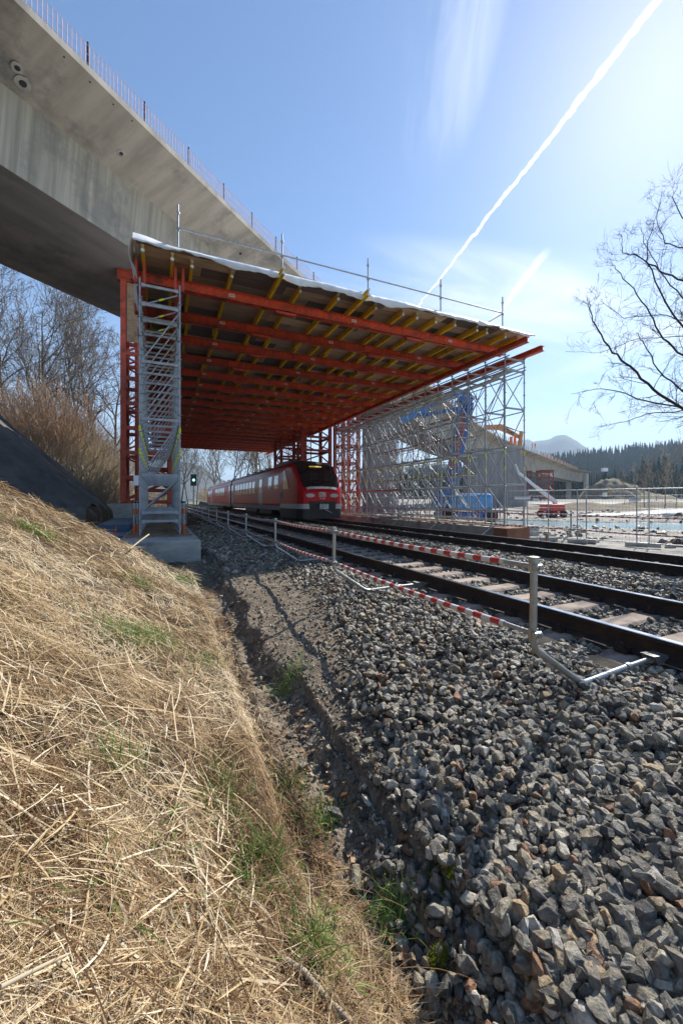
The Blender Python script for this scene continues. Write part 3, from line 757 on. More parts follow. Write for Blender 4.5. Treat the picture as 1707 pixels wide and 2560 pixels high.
F = [(j*7+k, j*7+k+1, (j+1)*7+k+1, (j+1)*7+k) for j in range(ny-1) for k in range(6)]
put('side_flap', npmesh('side_flap', V, F, M['tarp'], smooth=True), sheet)
sheet_top = MB(); sheet_top.box(-.6, 13.45, 14.5, 51, PZ+.04, PZ+.055); sheet_top.build('top_sheet', M['tarp'], sheet)

# guard rail on the roof edge
def rosette_post(L, first=.25, r=.024, step=.5, n=8):
    m = MB(); m.tube((0, 0, 0), (0, 0, L), r, n)
    z = first
    while z < L-.03:
        m.tube((0, 0, z-.006), (0, 0, z+.006), .062, 8); z += step
    return m
gr = thing('guard_rail', 'grey scaffold tube guard rail standing along the front edge of the formwork roof', 'guard rail', (6, 11.5, 6.6))
pm2 = MB(); pm2.tube((0, 0, 0), (0, 0, 1.28), .024, 8)
for z in (.07, .60, 1.05): pm2.tube((0, 0, z-.02), (0, 0, z+.02), .05, 8)
postm = pm2.mesh('post', M['galv'])
gx = [.44, 3.29, 6.17, 9.10, 12.07]
for x in gx: put('post', postm, gr, (x, 11.45, 6.62))
for a, b in zip(gx[:-1], gx[1:]):
    for z in (6.72, 7.25):
        m = MB(); m.tube((a, 11.42, z), (b, 11.42, z+.01), .024, 8); put('rail', m.mesh('rail', M['galv']), gr)
m = MB(); m.tube((12.07, 11.42, 7.25), (11.6, 12.9, 6.9), .024, 8); put('rail', m.mesh('rail', M['galv']), gr)

# ------------------------------------------------------------------ scaffolds
def leg_len(L): return max(.3, L)
def scaffold(label, x0, x1, y0, nbay, bay, zb, zt, levels, group, diag_x=True, brace_y=True, decks=(), tag_z=(1.9, 1.3), front_tr=None, full=True, led=None):
    t = thing('scaffold', label, 'scaffold', ((x0+x1)/2, y0, zb), 0, group)
    pmesh = rosette_post(zt-zb).mesh('standard', M['galv'])
    tg = MB(); tg.tube((0, 0, -.07), (0, 0, .07), .031, 10); tgm = tg.mesh('marker_sleeve', M['yel_tag'])
    W_ = x1-x0
    tr = MB(); tr.bar((.03, 0, 0), (W_-.03, 0, 0), .05, .065); tr.box(.04, .12, -.03, .03, -.05, .04); tr.box(W_-.12, W_-.04, -.03, .03, -.05, .04)
    trm = tr.mesh('transom', M['galv_deck'])
    ld = MB(); ld.tube((0, .03, 0), (0, bay-.03, 0), .024, 7); ldm = ld.mesh('ledger', M['galv'])
    for k in range(nbay+1):
        y = y0+k*bay
        for x in (x0, x1):
            p_ = put('standard', pmesh, t, (x, y, zb))
            for z in tag_z: put('marker_sleeve', tgm, p_, (0, 0, z-zb), local=True)
        for z in (front_tr if front_tr is not None else levels): put('transom', trm, t, (x0, y, z+.06))
        if diag_x:
            for a, b in zip(levels[:-1], levels[1:]):
                if b-a > .9:
                    m = MB(); m.tube((x0+.05, y+.05, a+.1), (x1-.05, y+.05, b-.05), .021, 7); put('diagonal_brace', m.mesh('diagonal_brace', M['galv']), t)
        if k < nbay:
            for x in (x0, x1):
                for z in (led or levels): put('ledger', ldm, t, (x, y, z))
                if brace_y:
                    for q, (a, b) in enumerate(zip(levels[:-1], levels[1:])):
                        if b-a > 1.0:
                            if x == x0 and q: 
                                m = MB(); m.tube((x+.09, y+.04, b), (x+.09, y+bay-.04, a), .019, 6); put('diagonal_brace', m.mesh('diagonal_brace', M['galv']), t, t.location if False else (0, 0, 0))
                            if x != x0 and (k+q) % 2: a, b = b, a
                            m = MB(); m.tube((x+.05, y+.04, a), (x+.05, y+bay-.04, b), .019, 6); put('diagonal_brace', m.mesh('diagonal_brace', M['galv']), t)
            for z in decks:
                for q in ((0, 2) if k % 3 else (1,)):
                    w = (W_-.16)/3; m = MB(); m.box(x0+.07+q*w, x0+.0+(q+1)*w, y+.02, y+bay-.02, z+.095, z+.14); put('deck_plank', m.mesh('deck_plank', M['galv_deck']), t)
    return t
LV_L = [-.80, -.37, .62, 2.1, 3.6, 5.1]
lt = scaffold('narrow silver scaffold tower on the left concrete footing under the formwork roof', -.48, .49, 11.65, 7, 1.04, -.93, 5.84, LV_L, 'scaffolds carrying the formwork roof', brace_y=False, led=[-.80, 2.1, 5.1], front_tr=[-.60, -.37, .62, 2.1, 3.6, 5.1, 5.60])
for k in range(3):
    m = MB(); m.tube((-.44, 11.7+k*1.04, 5.15), (.44, 11.7+k*1.04, 5.58), .022, 7); put('diagonal_brace', m.mesh('diagonal_brace', M['galv']), lt)
    m = MB(); m.tube((-.02, 11.7+k*1.04, 5.355), (.09, 11.7+k*1.04, 5.41), .029, 8); put('marker_sleeve', m.mesh('marker_sleeve', M['yel_tag']), lt)
# low deck boards inside the tower and timber sole boards below
for k in range(7):
    for z in (-.33, .66):
        if z > 0: continue
        m = MB(); m.box(-.40, .40, 11.7+k*1.04, 12.64+k*1.04, z, z+.04); put('deck_plank', m.mesh('deck_plank', M['galv_deck']), lt)
for k in range(9):
    m = MB(); m.box(-.80, .78, 11.42+k*1.04, 11.66+k*1.04, -.948, -.905); o = m.build('sole_board', M['wood'])
    if k == 0: tag(o, 'brown timber board on the front edge of the left footing below the tower', 'timber board', 'timber boards under the left tower')
    else: tag(o, 'brown timber board under the left tower, '+ordw(k+1)+' from the front of the footing', 'timber board', 'timber boards under the left tower')
# red fork heads rising over the tower posts
for x in (-.48, .49):
    m = MB()
    for s in (-1, 1): m.box(s*.10-.035, s*.10+.035, -.05, .05, 0, .62)
    m.box(-.13, .13, -.05, .05, -.03, .0)
    put('fork_head', m.mesh('fork_head', M['red']), lt, (x, 11.95, 5.86))
# short jack posts with orange collars beside the tower feet
gj = 'short orange and grey jack posts at the tower feet'
jp = MB(); jp.tube((0, 0, 0), (0, 0, .93), .024, 8, mi=0); jp.tube((0, 0, .58), (0, 0, .72), .032, 8, mi=1); jp.tube((0, 0, .02), (0, 0, .3), .028, 8, mi=1); jp.tube((-.05, 0, .9), (.05, 0, .9), .03, 6, mi=2)
jpm = jp.mesh('jack_post', [M['galv'], M['orange'], M['steel_dk']])
for i, (x, y, l) in enumerate(((-.62, 11.72, 'leftmost short jack post at the front left foot of the left tower'), (-.57, 12.2, 'orange jack post just behind the leftmost one at the left tower'), (.60, 11.75, 'front jack post with orange sleeves right of the left tower'), (.60, 12.35, 'jack post with orange sleeves behind the front right one'))):
    tag(put('jack_post', jpm, None, (x, y, -.935)), l, 'jack post', gj)
m = MB(); m.bar((-1.05, 10.55, -1.35), (-.93, 10.6, -.60), .03, .03); tag(m.build('marker_stake', M['mach_red']), 'slanting red marker stake left of the concrete footing', 'stake')
m = MB(); m.box(-.60, -.58, 11.60, 11.62, .40, .66); m.box(-.62, -.50, 11.585, 11.60, .40, .66); tag(m.build('notice_sheet', M['white']), 'small white paper notice on the left post of the tower', 'notice')

LV_R = [-.80, -.42, .60, 2.1, 3.6, 5.1, 5.55]
rt = scaffold('long silver scaffold wall along the far track carrying the right roof edge', 12.3, 13.35, 11.55, 16, 1.035, -1.0, 5.80, LV_R, 'scaffolds carrying the formwork roof', diag_x=False, front_tr=[.60, 2.1, 3.6, 5.1, 5.55], decks=(5.1,), tag_z=(1.92, 1.28))
for k in range(17):
    y = 11.55+k*1.035
    m = MB(); m.tube((12.35, y+.05, 3.65), (13.3, y+.05, 5.0), .02, 6); put('diagonal_brace', m.mesh('diagonal_brace', M['galv']), rt)
for z in (5.22, 5.34, 5.68):
    for x in (12.38, 13.27):
        m = MB(); m.tube((x, 11.4, z), (x, 28.4, z), .024, 7); put('long_tube', m.mesh('long_tube', M['galv']), rt)
# reddish marked ledger line seen low on the wall
for k in range(9):
    m = MB(); y = 18.8+k*1.035; m.box(12.262, 12.27, y+.05, y+.98, .595, .66); put('red_tape', m.mesh('red_tape', M['mach_red']), rt)
# head jacks
hj = MB(); hj.tube((0, 0, 0), (0, 0, .03), .02, 6); hj.box(-.09, .09, -.07, .07, .03, .045); hjm = hj.mesh('head_jack', M['galv'])
for k in range(17): put('head_jack', hjm, rt, (12.3, 11.55+k*1.035, 5.80))
# sole boards beneath
for k in range(34):
    y = 11.75+k*.51; m = MB(); dx = rr.uniform(-.15, .15); m.box(11.85+dx, 13.6+dx, y, y+.22, -1.017, -.975)
    o = m.build('sole_board', M['wood']); tag(o, 'pale timber board across the right plinth, '+ordw(k+1)+' from its near end', 'timber board', 'timber boards on the right plinth')
m = MB()
for i in range(26):
    k = i % 13; x = (12.06, 13.6)[i // 13]; y = 11.8+k*1.25
    m = MB(); m.tube((0, 0, 0), (0, 0, rr.uniform(.75, 1.05)), .022, 7, mi=0); m.tube((0, 0, .30), (0, 0, .42), .03, 8, mi=1); o = put('jack_post', m.mesh('jack_post', [M['galv'], M['orange']]), None, (x, y, -.975))
    tag(o, 'thin jack post, '+ordw(k+1)+' from the near end, '+('track' if i < 13 else 'outer')+' side of right plinth', 'jack post', 'jack posts with orange collars on the right plinth')
# scaffold behind, round the pier (only far tubes seen through the wall)
p = ray(1040, 0, 30)
bs = scaffold('grey scaffold with long wooden platforms behind the wall near the fluted pier', 18.6, 20.2, 21.5, 6, 1.9, -1.6, 7.6, [-1.2, .3, 1.7, 3.0, 4.3, 5.7, 7.2], 'scaffolds behind the right wall', diag_x=False, tag_z=(1.2,), decks=())
for z in (1.8, 3.1, 4.4, 5.8):
    for q in (0, 2):
        m = MB(); m.box(18.6+q*.5, 18.9+q*.5, 21.2, 33.2, z, z+.05); put('platform_board', m.mesh('platform_board', M['wood'] if q else M['wood_form']), bs)

# ------------------------------------------------------------------ railway tracks
TZ = -1.105
def rail_profile():
    return [(-.075, 0), (.075, 0), (.075, .012), (.02, .03), (.009, .045), (.009, .125), (.036, .138), (.036, .168), (.028, .172), (-.028, .172), (-.036, .168), (-.036, .138), (-.009, .125), (-.009, .045), (-.02, .03), (-.075, .012)]
def rail_mesh(y0, y1):
    pr = rail_profile(); n = len(pr); V = []; F = []; mi = []
    ys = np.linspace(y0, y1, 3)
    for y in ys: V += [(a, y, b) for a, b in pr]
    for j in range(2):
        for k in range(n): F.append((j*n+k, j*n+(k+1) % n, (j+1)*n+(k+1) % n, (j+1)*n+k)); mi.append(1 if 7 <= k <= 9 else 0)
    F.append(tuple(range(n))); mi.append(0)
    me = bpy.data.meshes.new('rail'); me.from_pydata(V, [], F); me.materials.append(M['rail_side']); me.materials.append(M['rail_top'])
    me.polygons.foreach_set('material_index', mi); me.update(); return me
rm = rail_mesh(-5, 170)
# concrete sleeper: flat middle, sloping shoulders, chamfered rounded ends
def sleeper_mesh():
    m = MB(); secs = [(-1.30, .13, .05, .12), (-1.27, .14, .085, .145), (-1.02, .145, .10, .15), (-.85, .145, .17, .15), (-.45, .145, .165, .15), (-.3, .135, .12, .13), (.3, .135, .12, .13), (.45, .145, .165, .15), (.85, .145, .17, .15), (1.02, .145, .10, .15), (1.27, .14, .085, .145), (1.30, .13, .05, .12)]
    secs = [(-1.30, .05), (-1.25, .105), (-1.05, .128), (-.88, .172), (-.6, .176), (-.35, .165), (.35, .165), (.6, .176), (.88, .172), (1.05, .128), (1.25, .105), (1.30, .05)]
    V = []
    for x, h in secs: V += [(x, -.15, -.1), (x, -.145, h-.03), (x, -.105, h), (x, .105, h), (x, .145, h-.03), (x, .15, -.1)]
    F = [(j*6+k, j*6+(k+1), (j+1)*6+k+1, (j+1)*6+k) for j in range(11) for k in range(5)]
    F += [(0, 1, 2, 3, 4, 5), (66, 67, 68, 69, 70, 71)]
    m.add(V, F); return m.mesh('sleeper', M['sleeper'])
slm = sleeper_mesh()
fm = MB(); 
for s in (-1, 1):
    fm.box(s*.10-.035, s*.10+.035, -.05, .05, 0, .03); fm.tube((s*.11, 0, .02), (s*.11, 0, .085), .019, 6); fm.tube((s*.11, 0, .03), (s*.11, 0, .045), .032, 8)
    fm.box(s*.075-.025, s*.075+.03, -.045, .045, .028, .045)
fm.box(-.09, .09, -.07, .07, -.012, 0)
fme = fm.mesh('rail_fastening', M['rail_side'])
for ti, (cx, lab) in enumerate(((4.42, 'nearer railway track with brown concrete sleepers, its left rail beside the striped barrier'), (8.78, 'farther railway track that the red train is running on'))):
    tr = thing('railway_track', lab, 'railway track', (cx, 0, TZ-.17), 0, 'railway tracks')
    for s in (-.753, .753): put('rail', rm, tr, (s, 0, -.002), local=True)
    y = -1.52
    for k in range(128):
        yy = y+k*.6; sl = put('sleeper', slm, tr, (0, yy, -.185), (0, 0, random.uniform(-.006, .006)), local=True)
        if k < 40:
            for s in (-.753, .753): put('rail_fastening', fme, sl, (s, 0, .178), local=True)

# ------------------------------------------------------------------ ballast stones
def stone(seed, n=1):
    r = random.Random(seed); import bmesh
    bm = bmesh.new(); pts = []; sy = r.uniform(.6, .9); sz = r.uniform(.5, .78)
    for _ in range(24):
        v = Vector((r.gauss(0, 1), r.gauss(0, 1), r.gauss(0, 1))).normalized(); q = max(abs(v.x), abs(v.y), abs(v.z)); v = v*(.45/q+.55)*r.uniform(.80, 1.0)
        pts.append(bm.verts.new((v.x*1.0, v.y*sy, v.z*sz)))
    res = bmesh.ops.convex_hull(bm, input=pts); bmesh.ops.delete(bm, geom=[v for v in bm.verts if not v.link_faces], context='VERTS')
    bmesh.ops.dissolve_limit(bm, angle_limit=.25, verts=bm.verts[:], edges=bm.edges[:])
    me = bpy.data.meshes.new('stone'); bm.to_mesh(me); bm.free(); return me
def stone_mat():
    m = bpy.data.materials.new('broken ballast stone'); m.use_nodes = True; nt = m.node_tree; N, L = nt.nodes, nt.links; b = N['Principled BSDF']
    b.inputs['Roughness'].default_value = .48
    oi = N.new('ShaderNodeObjectInfo'); r = N.new('ShaderNodeValToRGB'); r.color_ramp.interpolation = 'CONSTANT'
    el = r.color_ramp.elements; el[0].position = 0; el[0].color = (.17, .162, .142, 1); el[1].position = .16; el[1].color = (.26, .248, .21, 1)
    for p_, c in ((.32, (.07, .068, .062)), (.46, (.36, .34, .29)), (.56, (.17, .155, .13)), (.68, (.24, .215, .165)), (.77, (.12, .118, .112)), (.85, (.31, .24, .155)), (.90, (.055, .055, .056)), (.935, (.24, .135, .08)), (.965, (.42, .405, .37))):
        e = el.new(p_); e.color = (*c, 1)
    L.new(oi.outputs['Random'], r.inputs[0])
    t = N.new('ShaderNodeTexCoord'); n = N.new('ShaderNodeTexNoise'); n.inputs['Scale'].default_value = 1.6; n.inputs['Detail'].default_value = 7; n.inputs['Roughness'].default_value = .65
    ad = N.new('ShaderNodeVectorMath'); ad.operation = 'ADD'; L.new(t.outputs['Object'], ad.inputs[0])
    ml = N.new('ShaderNodeMath'); ml.operation = 'MULTIPLY'; ml.inputs[1].default_value = 57; L.new(oi.outputs['Random'], ml.inputs[0]); L.new(ml.outputs[0], ad.inputs[1])
    L.new(ad.outputs[0], n.inputs['Vector'])
    mr = N.new('ShaderNodeMapRange'); mr.inputs[1].default_value = .3; mr.inputs[2].default_value = .7; mr.inputs[3].default_value = .5; mr.inputs[4].default_value = 1.9; L.new(n.outputs[0], mr.inputs[0])
    hs = N.new('ShaderNodeHueSaturation'); L.new(mr.outputs[0], hs.inputs['Value']); L.new(r.outputs[0], hs.inputs['Color']); wm = N.new('ShaderNodeMix'); wm.data_type = 'RGBA'; wm.blend_type = 'MULTIPLY'; wm.inputs[0].default_value = 1; L.new(hs.outputs[0], wm.inputs[6]); wm.inputs[7].default_value = (1.07, 1.0, .90, 1); L.new(wm.outputs[2], b.inputs['Base Color'])
    bp_ = N.new('ShaderNodeBump'); bp_.inputs['Strength'].default_value = .5; bp_.inputs['Distance'].default_value = .12; L.new(n.outputs[0], bp_.inputs['Height']); L.new(bp_.outputs[0], b.inputs['Normal'])
    return m
M['stone'] = stone_mat()
STN = [stone(k) for k in range(14)]
for s in STN: s.materials.append(M['stone'])
lib = bpy.data.collections.new('stone_shapes')
for k, s in enumerate(STN):
    o = bpy.data.objects.new('stone_shape', s); lib.objects.link(o)
def gn_instances(name, pts, rots, scls, coll, mat=None):
    """one object that instances the shapes of coll on its own points (geometry nodes)"""
    n = len(pts); me = bpy.data.meshes.new(name); me.vertices.add(n); me.vertices.foreach_set('co', np.asarray(pts, np.float32).ravel())
    a = me.attributes.new('rot', 'FLOAT_VECTOR', 'POINT'); a.data.foreach_set('vector', np.asarray(rots, np.float32).ravel())
    a = me.attributes.new('scl', 'FLOAT_VECTOR', 'POINT'); a.data.foreach_set('vector', np.asarray(scls, np.float32).ravel())
    me.update()
    if mat: me.materials.append(mat)
    o = bpy.data.objects.new(name, me); COL.objects.link(o)
    ng = bpy.data.node_groups.new(name, 'GeometryNodeTree')
    ng.interface.new_socket('Geometry', in_out='INPUT', socket_type='NodeSocketGeometry'); ng.interface.new_socket('Geometry', in_out='OUTPUT', socket_type='NodeSocketGeometry')
    N, L = ng.nodes, ng.links; gi = N.new('NodeGroupInput'); go = N.new('NodeGroupOutput')
    ip = N.new('GeometryNodeInstanceOnPoints'); ci = N.new('GeometryNodeCollectionInfo'); ci.inputs['Collection'].default_value = coll
    ci.inputs['Separate Children'].default_value = True; ci.inputs['Reset Children'].default_value = True
    ra = N.new('GeometryNodeInputNamedAttribute'); ra.data_type = 'FLOAT_VECTOR'; ra.inputs['Name'].default_value = 'rot'
    sa = N.new('GeometryNodeInputNamedAttribute'); sa.data_type = 'FLOAT_VECTOR'; sa.inputs['Name'].default_value = 'scl'
    er = N.new('FunctionNodeEulerToRotation'); L.new(ra.outputs[0], er.inputs[0])
    ri = N.new('FunctionNodeRandomValue'); ri.data_type = 'INT'; ri.inputs[4].default_value = 0; ri.inputs[5].default_value = max(len(coll.objects)-1, 0)
    L.new(gi.outputs[0], ip.inputs['Points']); L.new(ci.outputs[0], ip.inputs['Instance']); ip.inputs['Pick Instance'].default_value = True
    L.new(ri.outputs[2], ip.inputs['Instance Index']); L.new(er.outputs[0], ip.inputs['Rotation']); L.new(sa.outputs[0], ip.inputs['Scale'])
    L.new(ip.outputs[0], go.inputs[0])
    md = o.modifiers.new('instances', 'NODES'); md.node_group = ng
    return o
def sample_view(n, d0, d1, u0=-1.1, u1=1.1, uni=0.0):
    """ground points whose density falls off with distance from the viewpoint"""
    D = d0*(d1/d0)**RNG.random(n); u = RNG.uniform(u0, u1, n)
    X = D*(SA+u*CA); Y = D*(CA-u*SA); return X, Y, D
def clearance(X, Y, Z):
    """keep stones off the sleepers and rails"""
    ok = np.ones(len(X), bool)
    for cx in (4.42, 8.78):
        ph = (Y+1.52) % .6; ph = np.minimum(ph, .6-ph)
        ok &= ~((np.abs(X-cx) < 1.29) & (ph < .135))
        ok &= ~(np.abs(np.abs(X-cx)-.753) < .085)
    return ok
# ground truth: real size 3-9 cm; number thinned with distance, size grows a little to keep cover
def around(n, x0, x1, y0, y1):
    """even cover close by, outside the wedge that sample_view fills"""
    X = RNG.uniform(x0, x1, n); Y = RNG.uniform(y0, y1, n); D = X*SA+Y*CA; u = (X*CA-Y*SA)/np.maximum(D, 1e-3)
    ok = (D < 1.0) | (np.abs(u) > 1.1); return X[ok], Y[ok], np.maximum(D[ok], 1.0)
def ballast_pts(n, d0, d1, rad_lo, rad_hi, grow):
    X, Y, D = sample_view(n, d0, d1)
    if d0 < 5:
        a_ = around(42000, .9, 9.5, -2.2, 4.5); X, Y, D = (np.concatenate(q) for q in zip((X, Y, D), a_)); n = len(X)
    wig = .10*fbm(Y, Y*0, .9, 3)
    lim = 1.06+.24*np.clip(Y-1, 0, 4.2)+.15*fbm(X, Y, 1.5, 66)
    keepL = (X+wig > lim+.22*RNG.random(n)**2) | ((X+wig > .85) & (RNG.random(n) < .025+.10*(X+wig > lim-.2)))
    ok = keepL & (X < 11.25-.5*RNG.random(n)**3) & (Y < 130)
    X, Y, D = X[ok], Y[ok], D[ok]; k = len(X)
    r = (rad_lo+(rad_hi-rad_lo)*RNG.random(k)**2.3)*(1+grow*np.maximum(D-4, 0))
    Z = H(X, Y)
    rail = np.zeros(k)
    intr = np.zeros(k, bool)
    for cx in (4.42, 8.78): intr |= np.abs(X-cx) < 1.3
    lift = np.where((X > 3.0) & ~intr, .06*np.sin(np.clip((X-5.8)/(1.6), 0, 1)*np.pi), 0)
    Z = Z+r*(.15+.55*RNG.random(k))+np.where(RNG.random(k) < .5, .03, 0)+lift-np.where(intr, .035, 0)
    ok = clearance(X, Y, Z)
    return X[ok], Y[ok], Z[ok], r[ok], D[ok]
def rots(k, tilt=1.0): return np.stack([RNG.normal(0, .55*tilt, k), RNG.normal(0, .55*tilt, k), RNG.uniform(0, 6.28, k)], 1)
def scl3(r): k = len(r); return np.stack([r*RNG.uniform(.85, 1.35, k), r*RNG.uniform(.75, 1.1, k), r*RNG.uniform(.8, 1.25, k)], 1)
X, Y, Z, r, D = ballast_pts(120000, 1.0, 22, .0145, .046, .026)
# the 300 stones that show largest are objects of their own
size = r/np.maximum(D, .3); vis = np.abs((X*CA-Y*SA)/np.maximum(D, .1)) < .86
vis &= (Z/np.maximum(D, .1) > -1.30)
order = np.argsort(-(size*vis)); top300 = order[:299]; rest_ = np.ones(len(X), bool); rest_[top300] = False
for i in top300:
    rt3 = rots(1)[0]; s3 = scl3(r[i:i+1])[0]
    put('stone', STN[int(RNG.integers(0, 14))], bed, (X[i], Y[i], Z[i]+.012), tuple(rt3), tuple(s3))
k = rest_.sum()
o = gn_instances('ballast_gravel', np.stack([X, Y, Z], 1)[rest_], rots(k), scl3(r[rest_]), lib, M['stone']); o.parent = bed; o['kind'] = 'stuff'
X, Y, Z, r, D = ballast_pts(16000, 20, 110, .05, .10, .012)
r = np.minimum(r, .2)
o = gn_instances('ballast_gravel', np.stack([X, Y, Z-r*.5], 1), rots(len(X)), scl3(r), lib, M['stone']); o.parent = bed; o['kind'] = 'stuff'
# small chips and pebbles at the ditch
X, Y, D = sample_view(60000, .9, 16, -.6, .7)
ok = (X > .72+.25*RNG.random(len(X))) & (X < 2.4); X, Y, D = X[ok], Y[ok], D[ok]
r = (.004+.014*RNG.random(len(X))**3)*(1+.06*D); Z = H(X, Y)+r*.3
o = gn_instances('ditch_pebbles', np.stack([X, Y, Z], 1), rots(len(X)), scl3(r), lib, M['stone']); tag(o, 'fine pebbles and chips lying along the ditch beside the ballast', 'pebbles', kind='stuff')
# rubble on the building site
X = RNG.uniform(11.4, 60, 9000); Y = RNG.uniform(1, 60, 9000); ok = (fbm(X, Y, .25, 51) > .1) | (rivdist(X, Y) > 4.2) & (rivdist(X, Y) < 6.5); X, Y = X[ok], Y[ok]
r = .03+.22*RNG.random(len(X))**4; o = gn_instances('site_rubble', np.stack([X, Y, H(X, Y)+r*.2], 1), rots(len(X)), scl3(r), lib, M['stone']); tag(o, 'loose rubble strewn over the pale construction site and river bank', 'rubble', kind='stuff')
# crumbs of broken earth and concrete round the footing
X = np.concatenate([RNG.uniform(-2.6, -.95, 900), RNG.uniform(.9, 2.6, 3500)]); Y = np.concatenate([RNG.uniform(9.6, 14, 900), RNG.uniform(7.5, 22, 3500)])
r = .015+.06*RNG.random(len(X))**3; o = gn_instances('earth_crumbs', np.stack([X, Y, H(X, Y)+r*.2], 1), rots(len(X)), scl3(r), lib, M['stone']); tag(o, 'broken stones and earth lying around the left concrete footing in shade', 'rubble', kind='stuff')

# ------------------------------------------------------------------ striped track barrier
def bpost(mirror=1):
    m = MB(); s = mirror
    m.path([(0, 0, .935), (0, 0, .47), (0, 0, .40), (.03*s, 0, .345), (.46*s, 0, .055), (.52*s, 0, .03), (.60*s, 0, .03), (1.05*s, 0, .045)], .0228, 12)
    m.path([(1.04*s, 0, .045), (1.36*s, 0, .05)], .019, 10)
    for z in (.93, .88, .45): m.tube((0, 0, z-.02), (0, 0, z+.012), .031, 12)
    m.tube((1.02*s, 0, .045), (1.06*s, 0, .045), .03, 10); m.tube((1.05*s, 0, .04), (1.05*s, 0, -.02), .012, 6)
    return m
def clampm(s):
    m = MB(); m.tube((1.33*s, 0, .05), (1.42*s, 0, .05), .032, 8); m.prism([(1.30*s, .09), (1.50*s, .07), (1.52*s, .02), (1.36*s, .01)], 'y', -.05, .05)
    return m
coll = MB()
for z in (.88, .455):
    coll.tube((0, -.055, z), (0, .06, z), .017, 8); coll.tube((-.03, -.03, z), (.03, -.03, z), .02, 8); coll.box(-.034, .034, -.012, .012, z-.03, z+.03)
post_me, clamp_me, coup_me = bpost(1).mesh('post', M['gal_pipe']), clampm(1).mesh('rail_clamp', M['gal_pipe']), coll.mesh('coupler', M['gal_pipe'])
post_ml, clamp_ml = bpost(-1).mesh('post', M['gal_pipe']), clampm(-1).mesh('rail_clamp', M['gal_pipe'])
def railbar(L, plain0=.22):
    m = MB(); sag = []
    n = 10
    m.path([(0, plain0+(L-2*plain0)*i/n, -.02*math.sin(math.pi*i/n)) for i in range(n+1)], .021, 10, 0)
    m.tube((0, .03, 0), (0, plain0+.02, 0), .017, 8, mi=1); m.tube((0, L-plain0-.02, 0), (0, L-.03, 0), .017, 8, mi=1)
    return m.mesh('striped_rail', [M['stripe'], M['gal_pipe']])
bars = {}
def barrier(label, x, ys, mir, pm_me, cl_me, lab_group):
    t = thing('track_barrier', label, 'barrier', (x, ys[0], TZ-.19), 0, lab_group)
    for y in ys:
        p = put('post', pm_me, t, (x, y, TZ-.19), (random.uniform(-.02, .02), random.uniform(-.02, .02), random.uniform(-.03, .03)))
        put('rail_clamp', cl_me, p, local=True); put('coupler', coup_me, p, local=True)
    for a, b in zip(ys[:-1], ys[1:]):
        L = round(b-a, 2)
        if L not in bars: bars[L] = railbar(L)
        for z in (.88, .455): put('striped_rail', bars[L], t, (x-.03*mir*0, a, TZ-.19+z+random.uniform(-.006, .006)))
    return t
GB = 'red and white striped barriers along the tracks'
ysb = [1.80, 4.98, 8.0, 11.1, 14.2, 17.3, 20.4, 23.5, 26.6, 29.7, 32.8, 35.9, 39.0]
barrier('red and white striped pipe barrier along the near side of the closer track', 2.15, ysb, 1, post_me, clamp_me, GB)
barrier('red and white striped pipe barrier along the far side of the second track', 11.05, [-1.4, 1.7, 4.8, 7.9, 11.0, 14.1, 17.2, 20.3, 23.4], -1, post_ml, clamp_ml, GB)

# signal
sg = thing('railway_signal', 'slim railway signal mast with black head showing green left of the train', 'signal', (6.35, 88, -1.3))
m = MB(); m.tube((6.35, 88, -1.3), (6.35, 88, 4.5), .09, 8); m.build('mast', M['steel_dk'], sg)
m = MB(); m.box(5.85, 6.85, 87.6, 88.4, 2.0, 2.1); m.box(5.85, 5.9, 87.6, 88.4, 2.1, 3.1); m.build('service_platform', M['galv'], sg)
m = MB(); m.box(5.75, 6.95, 87.6, 87.85, 3.1, 5.5); m.build('signal_head', M['steel_dk'], sg)
m = MB(); m.tube((6.35, 87.6, 4.3), (6.35, 87.55, 4.3), .22, 12); m.build('green_lamp', M['lamp_green'], sg)
m = MB(); m.box(6.2, 6.5, 87.8, 87.85, -.9, -.2); m.build('number_plate', M['yellow'], sg)

# ------------------------------------------------------------------ the red railcar train
TXC = 8.78
def loft(secs, mats, name, parent, pick=None):
    n = len(secs[0]); V = [p for s in secs for p in s]; F = []; mi = []
    for j in range(len(secs)-1):
        for k in range(n):
            F.append((j*n+k, j*n+(k+1) % n, (j+1)*n+(k+1) % n, (j+1)*n+k)); mi.append(pick(j, k) if pick else 0)
    F.append(tuple(range(n))); mi.append(0); F.append(tuple(range((len(secs)-1)*n, len(secs)*n))[::-1]); mi.append(0)
    me = bpy.data.meshes.new(name); me.from_pydata(V, [], F)
    for m_ in mats: me.materials.append(m_)
    me.polygons.foreach_set('material_index', mi)
    me.update(); me.shade_smooth() if False else None
    import bmesh
    bm = bmesh.new(); bm.from_mesh(me); bmesh.ops.recalc_face_normals(bm, faces=bm.faces[:]); bm.to_mesh(me); bm.free()
    return put(name, me, parent)
def crown(k):
    """(fraction of half width, drop below the crown); k=0 boxy nose, k=1 round car roof"""
    A_ = [(0, 0), (.6, .02), (.90, .09), (.975, .22), (1, .42)]; B_ = [(0, 0), (.62, .10), (.88, .38), (.965, .75), (1, 1.5)]
    return [(a[0]*(1-k)+b[0]*k, a[1]*(1-k)+b[1]*k) for a, b in zip(A_, B_)]
def kk(d): return float(np.clip((d-1.5)/2.3, 0, 1))
def half(w, zb, zt, y, k=1.0):
    """closed outline of the body at y: half width w, bottom zb, roof zt (above rail top)"""
    pts = [(-w*.93, zb), (-w, zb+.45)]+[(-w*f, zt-dr) for f, dr in crown(k)[::-1]]
    full = pts+[(-x, z) for x, z in pts[::-1][1:]]
    return [(TXC+x, y, TZ+z) for x, z in full]
